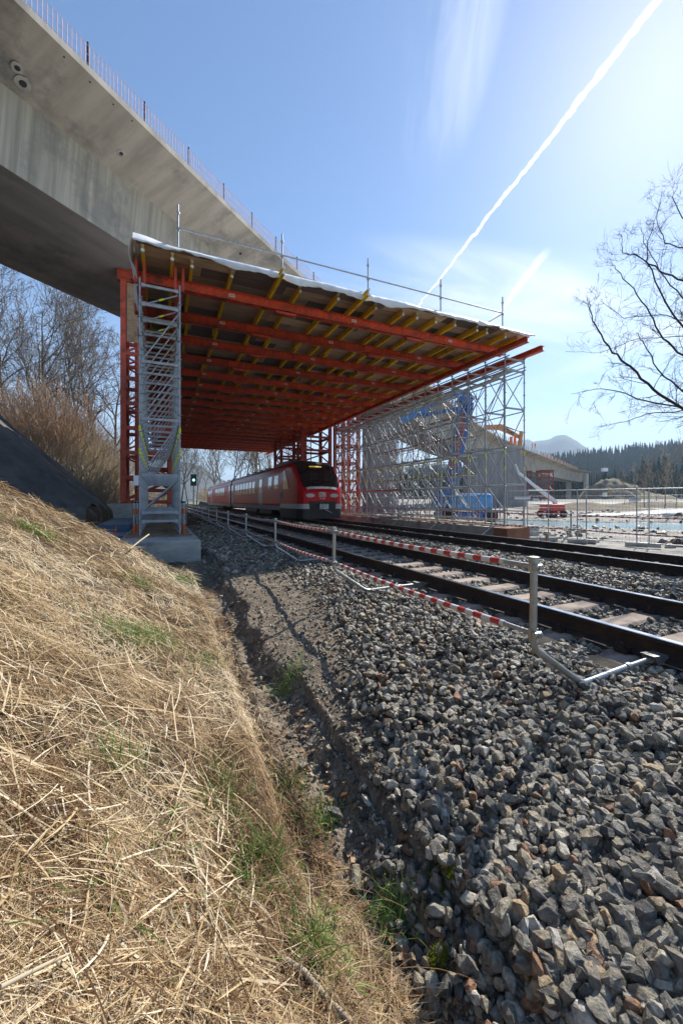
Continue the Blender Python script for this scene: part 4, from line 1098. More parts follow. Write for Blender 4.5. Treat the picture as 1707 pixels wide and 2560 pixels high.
train = thing('railcar_train', 'glossy red two car diesel train with black windscreen coming out under the formwork roof', 'train', (TXC, 22, TZ))
Y0 = 22.0; Y1 = 46.2
def nose(y0, sgn):
    # (distance behind tip, half width, bottom, top)
    return [(0.0, .98, .52, 1.66), (.07, 1.16, .50, 1.80), (.28, 1.30, .47, 2.12), (.62, 1.37, .45, 2.60), (1.05, 1.39, .45, 3.06), (1.45, 1.405, .45, 3.40), (2.3, 1.42, .45, 3.66), (4.0, 1.425, .45, 3.72)]
secs = [half(w, b, t, Y0+d, kk(d)) for d, w, b, t in nose(Y0, 1)]+[half(1.425, .45, 3.72, y) for y in (9+Y0, 15+Y0, 20+Y0, Y1)]
body = loft(secs, [M['train_red']], 'body', train)
body2 = loft([half(1.425, .45, 3.72, y) for y in (46.9, 55, 65, 70.5)]+[half(1.35, .5, 3.2, 72.3), half(1.1, .55, 2.1, 73.6)], [M['train_red']], 'body', train)
body2.name = 'body'
m = MB(); m.box(TXC-1.2, TXC+1.2, 46.2, 46.9, TZ+.6, TZ+3.5); m.build('gangway_bellows', M['rubber'], train)
# lighter roof sheets
def roof_strip(y0, y1, nm):
    V = []; F = []
    for y in (y0, y1):
        for x, z in ((-1.25, 3.40), (-.95, 3.62), (-.5, 3.745), (0, 3.775), (.5, 3.745), (.95, 3.62), (1.25, 3.40)): V.append((TXC+x, y, TZ+z))
    F = [(k, k+1, 8+k, 7+k) for k in range(6)]
    me = bpy.data.meshes.new(nm); me.from_pydata(V, [], F); me.materials.append(M['train_roof']); me.update(); put(nm, me, train)
roof_strip(30.5, 46.15, 'roof_cover'); roof_strip(46.95, 70.3, 'roof_cover')
m = MB(); m.box(TXC-.8, TXC+.8, 26.0, 29.5, TZ+3.6, TZ+3.86); m.build('roof_unit', M['train_dark'], train)
for y in (33, 35.2, 38, 41, 50, 54, 58, 63):
    m = MB(); m.box(TXC-.55, TXC+.3, y, y+.9, TZ+3.72, TZ+3.86); m.build('roof_unit', M['train_dark'], train)
# grey skirt band, dark underside
def side_panel(name, y0, y1, z0, z1, mat, x=-1.0, t=.012, parent=None, z_in=None):
    """a thin panel following the left or right flank"""
    zs = [.45, .9, 2.22, 2.97, 3.34]; ws_ = [1.425*.93, 1.425, 1.425, 1.425*.965, 1.425*.88]
    zz = [z0]+[z for z in zs if z0+.02 < z < z1-.02]+[z1]
    outr = [(x*(float(np.interp(z, zs, ws_))+t), z) for z in zz]; innr = [(x*(float(np.interp(z, zs, ws_))+t-.03), z) for z in zz[::-1]]
    m = MB(); m.prism([(TXC+p[0], TZ+p[1]) for p in outr+innr], 'y', y0, y1)
    return m.build(name, mat, parent or train)
side_panel('skirt_band', 26.0, 46.15, .46, .78, M['train_grey']); side_panel('skirt_band', 46.95, 70.4, .46, .78, M['train_grey'])
side_panel('roof_edge_stripe', 25.6, 46.1, 3.0, 3.07, M['train_grey']); side_panel('roof_edge_stripe', 47.0, 70.4, 3.0, 3.07, M['train_grey'])
# nose wraps: grey lower band and dark bumper
secs = [half(w+.012, .50, .80, Y0+d-.012) for d, w, b, t in nose(Y0, 1)[:8]]
def ring(w, z0, z1, y, lead=0): return [(TXC-w, y, TZ+z0), (TXC-w, y, TZ+z1), (TXC+w, y, TZ+z1), (TXC+w, y, TZ+z0)]
def wrap(name, z0, z1, ext, mat, skip_front=False):
    V = []; F = []
    line = [(-w-ext, Y0+d-ext*.6) for d, w, b, t in nose(Y0, 1)[::-1]]+[(w+ext, Y0+d-ext*.6) for d, w, b, t in nose(Y0, 1)]
    for x, y in line: V += [(TXC+x, y, TZ+z0), (TXC+x, y, TZ+z1)]
    n = len(line); F = [(2*i, 2*i+1, 2*i+3, 2*i+2) for i in range(n-1) if not (skip_front and abs(line[i][0]) < 1.2 and abs(line[i+1][0]) < 1.2)]
    me = bpy.data.meshes.new(name); me.from_pydata(V, [], F); me.materials.append(mat); me.update()
    o = put(name, me, train); s = o.modifiers.new('thickness', 'SOLIDIFY'); s.thickness = .02; return o
wrap('grey_nose_band', .62, .92, .018, M['train_grey'])
wrap('dark_skirt', .05, .63, .024, M['train_dark'])
# black windscreen surface, inset glass with frame
def nose_pt(u, d):
    D_ = [q[0] for q in nose(0, 1)]; return float(np.interp(d, D_, [q[1] for q in nose(0, 1)])), float(np.interp(d, D_, [q[3] for q in nose(0, 1)]))
def screen(name, d0, d1, wf, mat, lift, nd=10, dz=0, parent=None, x0=None, x1=None):
    V = []
    for j in range(nd+1):
        d = d0+(d1-d0)*j/nd; w, zt = nose_pt(0, d)
        for k in range(9):
            f = (k/4-1) if x0 is None else x0+(x1-x0)*k/8
            x = f*w*wf
            # cross section height of the nose crown at x
            cr = crown(kk(d)); zz = zt-np.interp(abs(x)/w, [c_[0] for c_ in cr], [c_[1] for c_ in cr])
            V.append((TXC+x, Y0+d-lift, TZ+zz+lift*.9+dz))
    F = [(j*9+k, j*9+k+1, (j+1)*9+k+1, (j+1)*9+k) for j in range(nd) for k in range(8)]
    o = put(name, npmesh(name, V, F, mat, smooth=True), parent or train); return o
ws = screen('windscreen', .16, 1.40, .90, M['glass_dk'], .028)
screen('cowl', 1.40, 2.3, .84, M['train_dark'], .02)
screen('destination_display', 1.17, 1.27, .30, M['led'], .034)
screen('windscreen_sill', .07, .16, .80, M['train_grey'], .032)
m = MB(); m.bar((TXC-.75, Y0+.30, TZ+2.28), (TXC-.15, Y0+.98, TZ+2.92), .02, .02); m.build('wiper', M['steel_dk'], train)
# headlights, tail lights
for sx in (-1, 1):
    m = MB(); m.prism([(TXC+sx*.76+.27*math.cos(a), TZ+1.42+.115*math.sin(a)) for a in np.linspace(0, 6.283, 21)[:-1]], 'y', Y0-.03, Y0+.3); hl = m.build('headlight', M['train_grey'], train)
    m = MB(); m.tube((TXC+sx*.66, Y0-.05, TZ+1.42), (TXC+sx*.66, Y0, TZ+1.42), .105, 14); m.build('white_lamp', M['lamp_white'], hl)
    m = MB(); m.box(TXC+sx*.89-.12, TXC+sx*.89+.12, Y0-.05, Y0, TZ+1.36, TZ+1.48); m.build('red_lamp', M['lamp_red'], hl)
# front opening with coupler
m = MB(); m.prism([(TXC-.86, TZ+1.08), (TXC+.86, TZ+1.08), (TXC+.80, TZ+.30), (TXC-.80, TZ+.30)], 'y', Y0-.045, Y0+.1); m.build('coupler_bay', M['steel_dk'], train)
m = MB(); m.box(TXC-.28, TXC+.28, Y0-.30, Y0-.04, TZ+.62, TZ+.92); m.tube((TXC, Y0-.34, TZ+.80), (TXC, Y0-.30, TZ+.80), .10, 10); m.bar((TXC+.05, Y0-.3, TZ+.6), (TXC+.55, Y0-.15, TZ+.38), .03, .03); m.build('coupler', M['galv'], train)
def text(name, s, size, loc, rot, mat, parent=None, ext=.004, bold=.0, align='CENTER'):
    cu = bpy.data.curves.new(name, 'FONT'); cu.body = s; cu.size = size; cu.extrude = ext; cu.offset = bold; cu.align_x = align; cu.align_y = 'CENTER'
    o = bpy.data.objects.new(name, cu); COL.objects.link(o); dg = bpy.context.evaluated_depsgraph_get(); dg.update()
    me = bpy.data.meshes.new_from_object(o.evaluated_get(dg)); bpy.data.objects.remove(o); me.materials.clear(); me.materials.append(mat)
    return put(name, me, parent, loc, rot)
# logo: framed letters DB, number below
m = MB(); a, b_, z0, z1 = TXC-.22, TXC+.22, TZ+1.34, TZ+1.62
for q in ((a, b_, z0, z0+.03), (a, b_, z1-.03, z1), (a, a+.03, z0, z1), (b_-.03, b_, z0, z1)): m.box(q[0], q[1], Y0-.015, Y0+.1, q[2], q[3])
lg = m.build('logo_frame', M['white'], train)
text('logo_letters', 'DB', .25, (TXC, Y0-.018, TZ+1.48), (math.pi/2, 0, 0), M['white'], train, .004, .006)
text('fleet_number', '612 083', .11, (TXC, Y0-.018, TZ+1.24), (math.pi/2, 0, 0), M['white'], train, .004, .002)
# side windows and doors (left flank faces the camera)
for s in (-1.0, 1.0):
    # cab side window
    m = MB(); wx = 1.425+.012
    m.prism([(Y0+2.0, TZ+1.85), (Y0+3.3, TZ+1.85), (Y0+3.3, TZ+3.05), (Y0+2.85, TZ+3.1)], 'x', TXC+s*(wx-.06), TXC+s*(wx+.004)); m.build('cab_window', M['glass_dk'], train)
    for y in (Y0+4.6, Y0+6.3): side_panel('window', y, y+1.05, 1.95, 2.85, M['glass_w'], s)
    for d0, d1 in ((31.1, 32.5), (44.9, 46.1), (47.0, 48.2), (64.5, 65.8)):
        dr = side_panel('door', d0, d1, .75, 3.0, M['train_grey'], s, .010); 
        side_panel('door_window', d0+.25, d1-.25, 1.75, 2.8, M['glass_w'], s, .018)
    for k in range(7): side_panel('window', 34.0+k*1.42, 34.0+k*1.42+(1.0), 1.75, 2.75, M['glass_w'], s)
    for k in range(6): side_panel('window', 50.6+k*1.5+(1.2 if k == 0 else 1.2), 50.6+k*1.5+2.25, 1.75, 2.75, M['glass_w'], s)
    for k in range(4): side_panel('window', 66.2+k*1.0, 66.9+k*1.0, 1.75, 2.7, M['glass_w'], s)
side_panel('class_panel', Y0+3.5, Y0+4.2, 1.2, 1.7, M['tarp_blue'], -1.0)
# bogies
for yc in (26.2, 42.8, 50.4, 67.4):
    m = MB(); m.box(TXC-1.1, TXC-.95, yc-1.6, yc+1.6, TZ+.30, TZ+.62); m.box(TXC+.95, TXC+1.1, yc-1.6, yc+1.6, TZ+.30, TZ+.62); m.box(TXC-1, TXC+1, yc-.3, yc+.3, TZ+.3, TZ+.7); bg_ = m.build('bogie', M['train_dark'], train)
    for dy in (-1.0, 1.0):
        for sx in (-1, 1):
            w_ = MB(); w_.tube((TXC+sx*.70, yc+dy, TZ+.43), (TXC+sx*.82, yc+dy, TZ+.43), .43, 18); w_.tube((TXC+sx*.82, yc+dy, TZ+.43), (TXC+sx*1.12, yc+dy, TZ+.43), .12, 8); w_.build('wheel', M['steel_dk'], bg_)
for y0, y1 in ((29, 33), (34, 39), (54, 60), (61, 64)):
    m = MB(); m.box(TXC-1.25, TXC+1.25, y0, y1, TZ+.12, TZ+.5); m.build('underfloor_box', M['train_dark'], train)

# ------------------------------------------------------------------ machines
def zpt(x, y, D): return ray(x, y, D)
# blue boom lift
c = ray(1165, 1290, 31); cx, cyy = c.x, c.y
Rv = Vector((CA, -SA, 0)); Fv = Vector((SA, CA, 0))
def loc(u, f, z): p = Vector((cx, cyy, 0))+Rv*u+Fv*f; return (p.x, p.y, z)
lift = thing('boom_lift', 'big blue articulated boom lift standing behind the right scaffold wall', 'boom lift', (cx, cyy, -1.6))
def hull(name, pts_lo, z0, z1, mat, parent, inset=.0, bev=.12):
    m = MB(); n = len(pts_lo)
    lo = [loc(u, f, z0) for u, f in pts_lo]; hi = [loc(u*(1-inset), f*(1-inset), z1) for u, f in pts_lo]
    m.add(lo+hi, [tuple(range(n))[::-1], tuple(range(n, 2*n))]+[(k, (k+1) % n, n+(k+1) % n, n+k) for k in range(n)])
    o = m.build(name, mat, parent); b = o.modifiers.new('bevel', 'BEVEL'); b.width = bev; b.segments = 3; b.limit_method = 'ANGLE'; return o
hull('counterweight_body', [(-1.7, -1.1), (1.75, -1.1), (1.75, 1.1), (-1.7, 1.1)], -.75, .55, M['blue_lt'], lift, .03, .25)
hull('engine_cover', [(-2.6, -.9), (-1.6, -.9), (-1.6, .9), (-2.6, .9)], -.6, .95, M['blue'], lift, .10, .15)
hull('chassis', [(-2.3, -1.1), (2.1, -1.1), (2.1, 1.1), (-2.3, 1.1)], -1.35, -.85, M['blue'], lift, 0, .1)
for u in (-1.7, 1.5):
    for f in (-1.25, 1.05):
        m = MB(); m.tube(loc(u, f, -1.15), loc(u, f+.35, -1.15), .5, 18); m.build('wheel', M['rubber'], lift)
for u in (-.6, 1.3):
    m = MB(); m.tube(loc(u, -.7, .55), loc(u, -.7, .70), .08, 10); m.build('beacon', M['orange'], lift)
def boom(name, p0, p1, w, h, mat, parent, w1=None):
    p0, p1 = Vector(p0), Vector(p1); d = (p1-p0).normalized(); side = Fv; up = side.cross(d).normalized(); w1 = w1 or h
    m = MB(); V = []
    for p, hh in ((p0, h), (p1, w1)):
        for a, b in ((-1, -1), (1, -1), (1, 1), (-1, 1)): V.append(p+side*a*w/2+up*b*hh/2)
    m.add(V, [(0, 1, 2, 3), (7, 6, 5, 4), (0, 4, 5, 1), (1, 5, 6, 2), (2, 6, 7, 3), (3, 7, 4, 0)])
    o = m.build(name, mat, parent); b = o.modifiers.new('bevel', 'BEVEL'); b.width = .05; b.segments = 2; return o
def PP(x, y, D=31): return ray(x, y, D)
boom('lower_boom', PP(1127, 1262), PP(1139, 1130, 31), .75, .80, M['blue'], lift, .85)
boom('middle_boom', PP(1139, 1140, 30.9), PP(1158, 1040, 30.9), .72, .95, M['blue'], lift, 1.0)
boom('upper_boom', PP(1156, 1050, 30.8), PP(1168, 1005, 30.8), .7, 1.05, M['blue'], lift, .9)
m = MB()
for k in range(6): m.tube(PP(1158-k*.4+3, 1052-k*8, 30.35), PP(1180-k*.2, 1050-k*8, 30.35), .10, 8)
m.build('hose_bundle', M['blue'], lift)
boom('knuckle', PP(1150, 990, 30.8), PP(1176, 1008, 30.8), .8, .9, M['blue'], lift, 1.0)
boom('jib_arm', PP(1160, 988, 30.7), PP(1128, 985, 30.6), .5, .45, M['blue_lt'], lift, .4)
boom('jib_arm', PP(1132, 985, 30.6), PP(1070, 1018, 30.2), .5, .38, M['blue'], lift, .32)
boom('jib_arm', PP(1152, 1020, 30.7), PP(1050, 1040, 30.2), .4, .30, M['blue'], lift, .25)
boom('telescopic_jib', PP(1072, 1018, 30.2), PP(1002, 1052, 30.0), .45, .50, M['blue_lt'], lift, .50)
dirb = (PP(1158, 1040, 30.9)-PP(1139, 1140, 30.9)).normalized()
tr_ = text('boom_lettering', 'Gardemann', .95, PP(1146, 1100, 30.45), (0, 0, 0), M['orange'], lift, .01, .012)
fr = Matrix((dirb, -(Rv-dirb*Rv.dot(dirb)).normalized(), (dirb.cross(-(Rv-dirb*Rv.dot(dirb)).normalized())))).transposed()
tr_.rotation_mode = 'QUATERNION'; tr_.rotation_quaternion = fr.to_quaternion()
# worker platform of the small red lift, white telescopic boom
c = ray(1381, 1290, 39); cx, cyy = c.x, c.y
l2 = thing('boom_lift', 'small red lift with a long white telescopic boom behind the mesh fence', 'boom lift', (cx, cyy, -1.6))
hull('body', [(-.95, -.8), (.85, -.8), (.85, .8), (-.95, .8)], -1.05, -.35, M['mach_red'], l2, .03, .1)
hull('chassis', [(-1.0, -.8), (.9, -.8), (.9, .8), (-1.0, .8)], -1.35, -1.12, M['mach_red'], l2, 0, .05)
for u in (-.75, .6):
    for f in (-.95, .7):
        m = MB(); m.tube(loc(u, f, -1.27), loc(u, f+.25, -1.27), .35, 14); m.build('wheel', M['rubber'], l2)
boom('mast', PP(1387, 1270, 39), PP(1387, 1250, 39), .35, .35, M['white'], l2)
boom('white_boom', PP(1388, 1254, 39), PP(1345, 1222, 39), .3, .36, M['white'], l2, .34)
boom('white_boom', PP(1350, 1226, 39), PP(1297, 1182, 39), .26, .28, M['white'], l2, .22)
boom('jib', PP(1298, 1184, 39), PP(1288, 1160, 39), .2, .14, M['white'], l2, .12)
# orange excavator on the bridge deck with dark working cage
Dx = 104
ex = thing('excavator', 'orange excavator on the bridge deck with its arm reaching down over the edge', 'excavator', tuple(ray(1235, 1085, Dx)))
boom('boom', ray(1212, 1068, Dx), ray(1250, 1068, Dx), 1.0, 1.1, M['mach_or'], ex, 1.4)
boom('boom', ray(1246, 1066, Dx), ray(1284, 1085, Dx), .8, 1.5, M['mach_or'], ex, .9)
boom('boom', ray(1280, 1082, Dx), ray(1302, 1095, Dx), .7, .9, M['mach_or'], ex, .7)
boom('stick', ray(1303, 1078, Dx), ray(1298, 1122, Dx-1), .7, .8, M['mach_or'], ex, .9)
boom('stick', ray(1299, 1122, Dx-1), ray(1302, 1148, Dx-1), .6, .7, M['rust_bar'], ex, .6)
m = MB(); m.tube(ray(1258, 1064, Dx), ray(1285, 1074, Dx), .15, 8); m.tube(ray(1283, 1073, Dx), ray(1300, 1079, Dx), .08, 8); m.build('hydraulic_cylinder', M['steel_dk'], ex)
m = MB(); q0 = ray(1250, 1140, Dx-1); boomc = boom('working_cage', ray(1252, 1146, Dx-1), ray(1306, 1148, Dx-1), 1.4, 1.4, M['train_dark'], ex, 1.2)
tr_ = text('boom_lettering', 'ATLAS', .95, ray(1272, 1078, Dx-.6), (0, 0, 0), M['steel_dk'], ex, .01, .02)
dirb = (ray(1284, 1085, Dx)-ray(1260, 1072, Dx)).normalized(); upb = Fv.cross(dirb); upb = upb if upb.z > 0 else -upb
fr = Matrix((dirb, upb, dirb.cross(upb))).transposed(); tr_.rotation_mode = 'QUATERNION'; tr_.rotation_quaternion = fr.to_quaternion()
for px in (1277, 1287):
    m = MB(); p = ray(px, 1100, Dx+1); m.bar(p-Vector((0, 0, 1.1)), p+Vector((0, 0, .9)), .9, .1, 0, (0, 0, 1)); 
    tag(m.build('barrier_panel', M['hi_or']), 'left orange panel on the bridge deck below the excavator boom' if px == 1277 else 'right orange panel on the bridge deck beside the excavator stick', 'barrier panel', 'orange panels on the bridge deck')

# ------------------------------------------------------------------ people
def person(loc_, rz, label, top, trousers, pose, helmet, scale=1.0):
    """one continuous skinned body; pose gives joint positions (right arm, left arm, legs)"""
    J = dict(pel=(0, 0, .95), wst=(0, 0, 1.12), chs=(0, .01, 1.36), nck=(0, .01, 1.50), hed=(0, .02, 1.62), top=(0, .02, 1.74),
             shl=(-.19, 0, 1.43), ell=(-.24, .02, 1.15), hal=(-.22, .14, .93), fil=(-.22, .19, .86), shr=(.19, 0, 1.43), elr=(.24, .02, 1.15), har=(.22, .14, .93), fir=(.22, .19, .86),
             hil=(-.09, 0, .90), knl=(-.11, .02, .50), anl=(-.12, -.02, .09), tol=(-.13, .16, .04), hir=(.09, 0, .90), knr=(.11, .02, .50), anr=(.12, -.02, .09), tor=(.13, .16, .04))
    J.update(pose); names = list(J); R_ = dict(pel=.14, wst=.125, chs=.155, nck=.055, hed=.095, top=.07, shl=.075, ell=.05, hal=.038, fil=.03, shr=.075, elr=.05, har=.038, fir=.03, hil=.095, knl=.065, anl=.045, tol=.04, hir=.095, knr=.065, anr=.045, tor=.04)
    E = [('pel', 'wst'), ('wst', 'chs'), ('chs', 'nck'), ('nck', 'hed'), ('hed', 'top'), ('chs', 'shl'), ('shl', 'ell'), ('ell', 'hal'), ('hal', 'fil'), ('chs', 'shr'), ('shr', 'elr'), ('elr', 'har'), ('har', 'fir'), ('pel', 'hil'), ('hil', 'knl'), ('knl', 'anl'), ('anl', 'tol'), ('pel', 'hir'), ('hir', 'knr'), ('knr', 'anr'), ('anr', 'tor')]
    me = bpy.data.meshes.new('person'); me.from_pydata([J[n] for n in names], [(names.index(a), names.index(b)) for a, b in E], [])
    o = bpy.data.objects.new('person', me); COL.objects.link(o); md = o.modifiers.new('skin', 'SKIN'); 
    for i, n in enumerate(names): me.skin_vertices[0].data[i].radius = (R_[n], R_[n]*.8)
    me.skin_vertices[0].data[0].use_root = True
    sb = o.modifiers.new('sub', 'SUBSURF'); sb.levels = 1; sb.render_levels = 1
    dg = bpy.context.evaluated_depsgraph_get(); dg.update(); me2 = bpy.data.meshes.new_from_object(o.evaluated_get(dg)); bpy.data.objects.remove(o)
    for m_ in (top, trousers, M['skin'], M['rubber']): me2.materials.append(m_)
    for p in me2.polygons:
        z = p.center.z; p.material_index = 2 if z > J['nck'][2] else (0 if z > .98 else (3 if z < .10 else 1)); p.use_smooth = True
    o = put('person', me2, None, loc_, (0, 0, rz), scale); tag(o, label, 'person')
    m = MB(); hx, hy, hz = J['hed']
    rings = [(.118, 0), (.125, .05), (.11, .10), (.07, .14), (.01, .155)]
    V = [(hx+r*math.cos(a)*.95, hy+r*math.sin(a)*1.1, hz+.03+z) for r, z in rings for a in np.linspace(0, 6.283, 13)[:-1]]
    m.add(V, [(j*12+k, j*12+(k+1) % 12, (j+1)*12+(k+1) % 12, (j+1)*12+k) for j in range(4) for k in range(12)]); m.tube((hx, hy+.02, hz+.02), (hx, hy+.02, hz+.035), .15, 12)
    h = m.mesh('helmet', helmet); put('helmet', h, o, (0, 0, 0), local=True)
    return o
p = ray(1331, 1133, 118); q = ray(1336, 1134, 119)
person((p.x, p.y, 15.6), .4, 'left of two workers in orange behind the bridge railing', M['hi_or'], M['hi_or'], {}, M['white'])
person((q.x+.3, q.y, 15.6), -.5, 'right of two workers in orange behind the bridge railing', M['hi_or'], M['hi_or'], dict(har=(.1, .28, 1.1), fir=(.08, .34, 1.13)), M['white'])
p = ray(1067, 1126, 31); person((19.0, p.y, 2.15 if False else 3.15), 2.0, 'worker in pale clothing on a platform of the grey scaffold behind the wall', M['white'], M['galv_deck'], dict(knl=(-.12, .2, .55), anl=(-.14, .02, .2)), M['white'])

# ------------------------------------------------------------------ mesh fence panels on the right
def fence_panel(a, b, label, sign=None):
    a, b = Vector(a), Vector(b); L = (b-a).length; rz = math.atan2(b.y-a.y, b.x-a.x)
    t = thing('mesh_fence', label, 'fence', tuple(a), rz, 'mobile mesh fence panels beside the track')
    for x in (0, L):
        m = MB(); m.tube((x, 0, 0), (x, 0, 2.0), .021, 8); put('post', m.mesh('post', M['galv']), t, local=True)
    for z in (.12, 1.98):
        m = MB(); m.tube((0, 0, z), (L, 0, z), .019, 8); put('frame_tube', m.mesh('frame_tube', M['galv']), t, local=True)
    P0 = []; P1 = []
    for x in np.arange(.1, L, .10): P0.append((x, 0, .12)); P1.append((x, 0, 1.98))
    for z in (.34, .58, .82, 1.06, 1.30, 1.54, 1.76): P0.append((0, 0, z)); P1.append((L, 0, z))
    V, F = nptubes(np.array(P0), np.array(P1), .0028, .0028, 3); o = put('wire_mesh', npmesh('wire_mesh', V, F, M['galv']), t, local=True); o['kind'] = 'stuff'
    for x in (0, L):
        m = MB(); m.box(x-.32, x+.32, -.11, .11, -.02, .12); put('foot_block', m.mesh('foot_block', M['conc']), t, local=True)
    return t
zf = -1.57
F1 = [(13.55, 12.9), (14.85, 9.55), (15.35, 7.9)]
fence_panel((13.7, 12.75, zf), (14.72, 9.9, zf), 'mesh fence panel nearest the right scaffold corner')
fence_panel((13.3, 11.35, zf), (14.05, 11.0, zf), 'narrow mesh fence panel closing the gap at the end of the plinth')
fence_panel((14.35, 10.0, zf), (15.25, 8.05, zf), 'second mesh fence panel from the scaffold, with doubled posts')
fence_panel((15.0, 8.30, zf), (15.9, 5.0, zf), 'mesh fence panel at the right edge of the view beside the track')
def board(px, py, D, w, h, label, lines, rz=-A):
    m = MB(); m.box(-w/2, w/2, -.006, .006, -h/2, h/2, 0)
    for (z, ww, mi) in lines: m.box(-ww/2, ww/2, -.012, -.0065, z-.012*h/.2, z+.012*h/.2, mi)
    p = ray(px, py, D); o = put('sign_board', m.mesh('sign_board', [M['white'], M['blue'], M['red_dk']]), None, tuple(p), (0, 0, rz)); tag(o, label, 'sign')
board(1306, 1245, 15.6, .62, .10, 'long white sign board with a blue line on the first fence panel', [(.03, .5, 1)])
board(1339, 1249, 15.9, .22, .10, 'small white sign with a red line on the fence right of the long board', [(.02, .15, 2)])
p_ = ray(1587, 1248, 14.0)
sb = MB(); sb.box(-.19, .19, -.006, .006, -.075, .055); o = put('sign_board', sb.mesh('sign_board', M['white']), None, tuple(p_), (0, 0, -A-.2)); tag(o, 'white sign with blue lettering on the right mesh fence panel', 'sign')
text('sign_lettering', 'KLEMBT', .08, (0, 0, 0), (math.pi/2, 0, 0), M['blue'], o, .001, .001).location = (0, -.008, .015)
# wooden peg and debris by the far track
m = MB(); m.box(-.04, .04, -.04, .04, 0, .42); p = ray(1367, 1340, 14.2); tag(put('wooden_peg', m.mesh('wooden_peg', M['wood']), None, (p.x, p.y, zf-.02)), 'short brown wooden peg left of the leaning barrier post', 'peg')
# pipe on the far river bank
m = MB(); m.tube((0, -.2, 0), (0, 1.2, 0), .42, 16, caps=False); m.tube((0, -.2, 0), (0, 1.2, 0), .38, 16, caps=False); p = ray(1692, 1297, 36); tag(put('concrete_pipe', m.mesh('concrete_pipe', M['conc_lt']), None, (p.x, p.y, -1.5), (0, 0, -.5)), 'short concrete pipe end on the far river bank at the right edge', 'pipe')
# pale roads on the far bank
def strip(name, pts, w, zo, mat):
    P_ = [Vector((p.x, p.y)) for p in pts]; V = []; 
    Q_ = []
    for a, b in zip(P_[:-1], P_[1:]):
        for k in range(14): Q_.append(a.lerp(b, k/14))
    Q_.append(P_[-1])
    for i, p in enumerate(Q_):
        d = (Q_[min(i+1, len(Q_)-1)]-Q_[max(i-1, 0)]).normalized(); n = Vector((-d.y, d.x))
        for s in (-.5, 0, .5): q = p+n*s*w; V.append((q.x, q.y, Hs(q.x, q.y)+zo))
    F = [(3*i+k, 3*i+k+1, 3*i+k+4, 3*i+k+3) for i in range(len(Q_)-1) for k in range(2)]
    o = put(name, npmesh(name, V, F, mat, smooth=True)); o['kind'] = 'structure'; return o
M['road'] = pm('pale gravel road', (.68, .66, .60), (.58, .56, .51), 1.0, .95, 0, .2, 5)
strip('path', [ray(1370, 0, 41), ray(1480, 0, 43), ray(1600, 0, 49), ray(1707, 0, 60), ray(1850, 0, 75)], 4.5, .10, M['road'])
strip('path', [ray(1340, 0, 86), ray(1480, 0, 88), ray(1700, 0, 88), ray(1900, 0, 88)], 7, .35, M['road'])
# earth mounds
def heap(name, px, D, rx, ry, h, mat, label, seed, zb=None, cat='earth mound', kind=None, rz=0):
    n = 44; c = ray(px, 0, D); V = []
    for j in range(n):
        for i in range(n):
            a, b = (i/(n-1)*2-1), (j/(n-1)*2-1); r2 = math.sqrt(a*a+b*b)
            f = max(0, 1-r2**1.7); nz = float(fbm(np.array([a*2.5]), np.array([b*2.5]), 1.3, seed)[0])
            V.append((a*rx, b*ry, h*f*(1+.35*nz)+.10*h*float(fbm(np.array([a*9.]), np.array([b*9.]), 1., seed+4)[0])*min(1, f*3)-.3))
    F = [(j*n+i, j*n+i+1, (j+1)*n+i+1, (j+1)*n+i) for j in range(n-1) for i in range(n-1)]
    z0 = Hs(c.x, c.y) if zb is None else zb
    o = put(name, npmesh(name, V, F, mat, smooth=True), None, (c.x, c.y, z0), (0, 0, -A+rz)); 
    if kind: o['kind'] = kind
    else: tag(o, label, cat)
    return o
M['earth'] = pm('dug earth with grass', (.20, .15, .11), (.12, .095, .07), .6, 1, 0, .8, 3, c3=(.22, .22, .09), sc3=.18)
M['earth_near'] = pm('dark dug earth', (.12, .085, .06), (.07, .05, .04), 3, 1, 0, .9, 12)
heap('embankment', 1530, 190, 17, 20, 11.0, M['earth'], '', 3, -.5, kind='structure')
heap('embankment', 1600, 200, 15, 20, 5.0, M['earth'], '', 8, 0, kind='structure')
heap('embankment', 1450, 66, 13, 8, 1.3, M['earth'], '', 5, kind='structure'); heap('embankment', 1640, 76, 14, 7, 1.2, M['earth'], '', 15, kind='structure')
heap('earth_heap', 1700, 14.3, .75, .6, .62, M['earth_near'], 'dark brown heap of earth behind the right fence panel', 6, cat='earth heap')
# small parked vehicles far off
for px, D_, lab in ((1512, 150, 'tiny white digger parked on the distant road in front of the earth embankment'),):
    c = ray(px, 0, D_); cx, cyy = c.x, c.y; z0 = Hs(cx, cyy)+.4
    t = thing('digger', lab, 'digger', (cx, cyy, z0))
    hull('cab', [(-.5, -.6), (.5, -.6), (.5, .6), (-.5, .6)], z0+.5, z0+2.1, M['white'], t, .1, .08); hull('track_base', [(-1.6, -.8), (1.6, -.8), (1.6, .8), (-1.6, .8)], z0, z0+.55, M['steel_dk'], t, 0, .1)
    boom('arm', loc(.3, 0, z0+1.0), loc(1.6, 0, z0+2.9), .2, .3, M['mach_or'], t); boom('arm', loc(1.6, 0, z0+2.9), loc(2.6, 0, z0+1.0), .2, .25, M['mach_or'], t)
c = ray(1511, 1197, 176); m = MB(); m.box(-1.05, 1.05, -.8, .8, 0, 1.5); m.box(1.2, 1.3, -.05, .05, 0, 1.6); tag(put('site_cabin', m.mesh('site_cabin', M['white']), None, (c.x, c.y, 13.0), (0, 0, -.4)), 'small white site cabin on top of the embankment at the far end of the bridge', 'cabin')
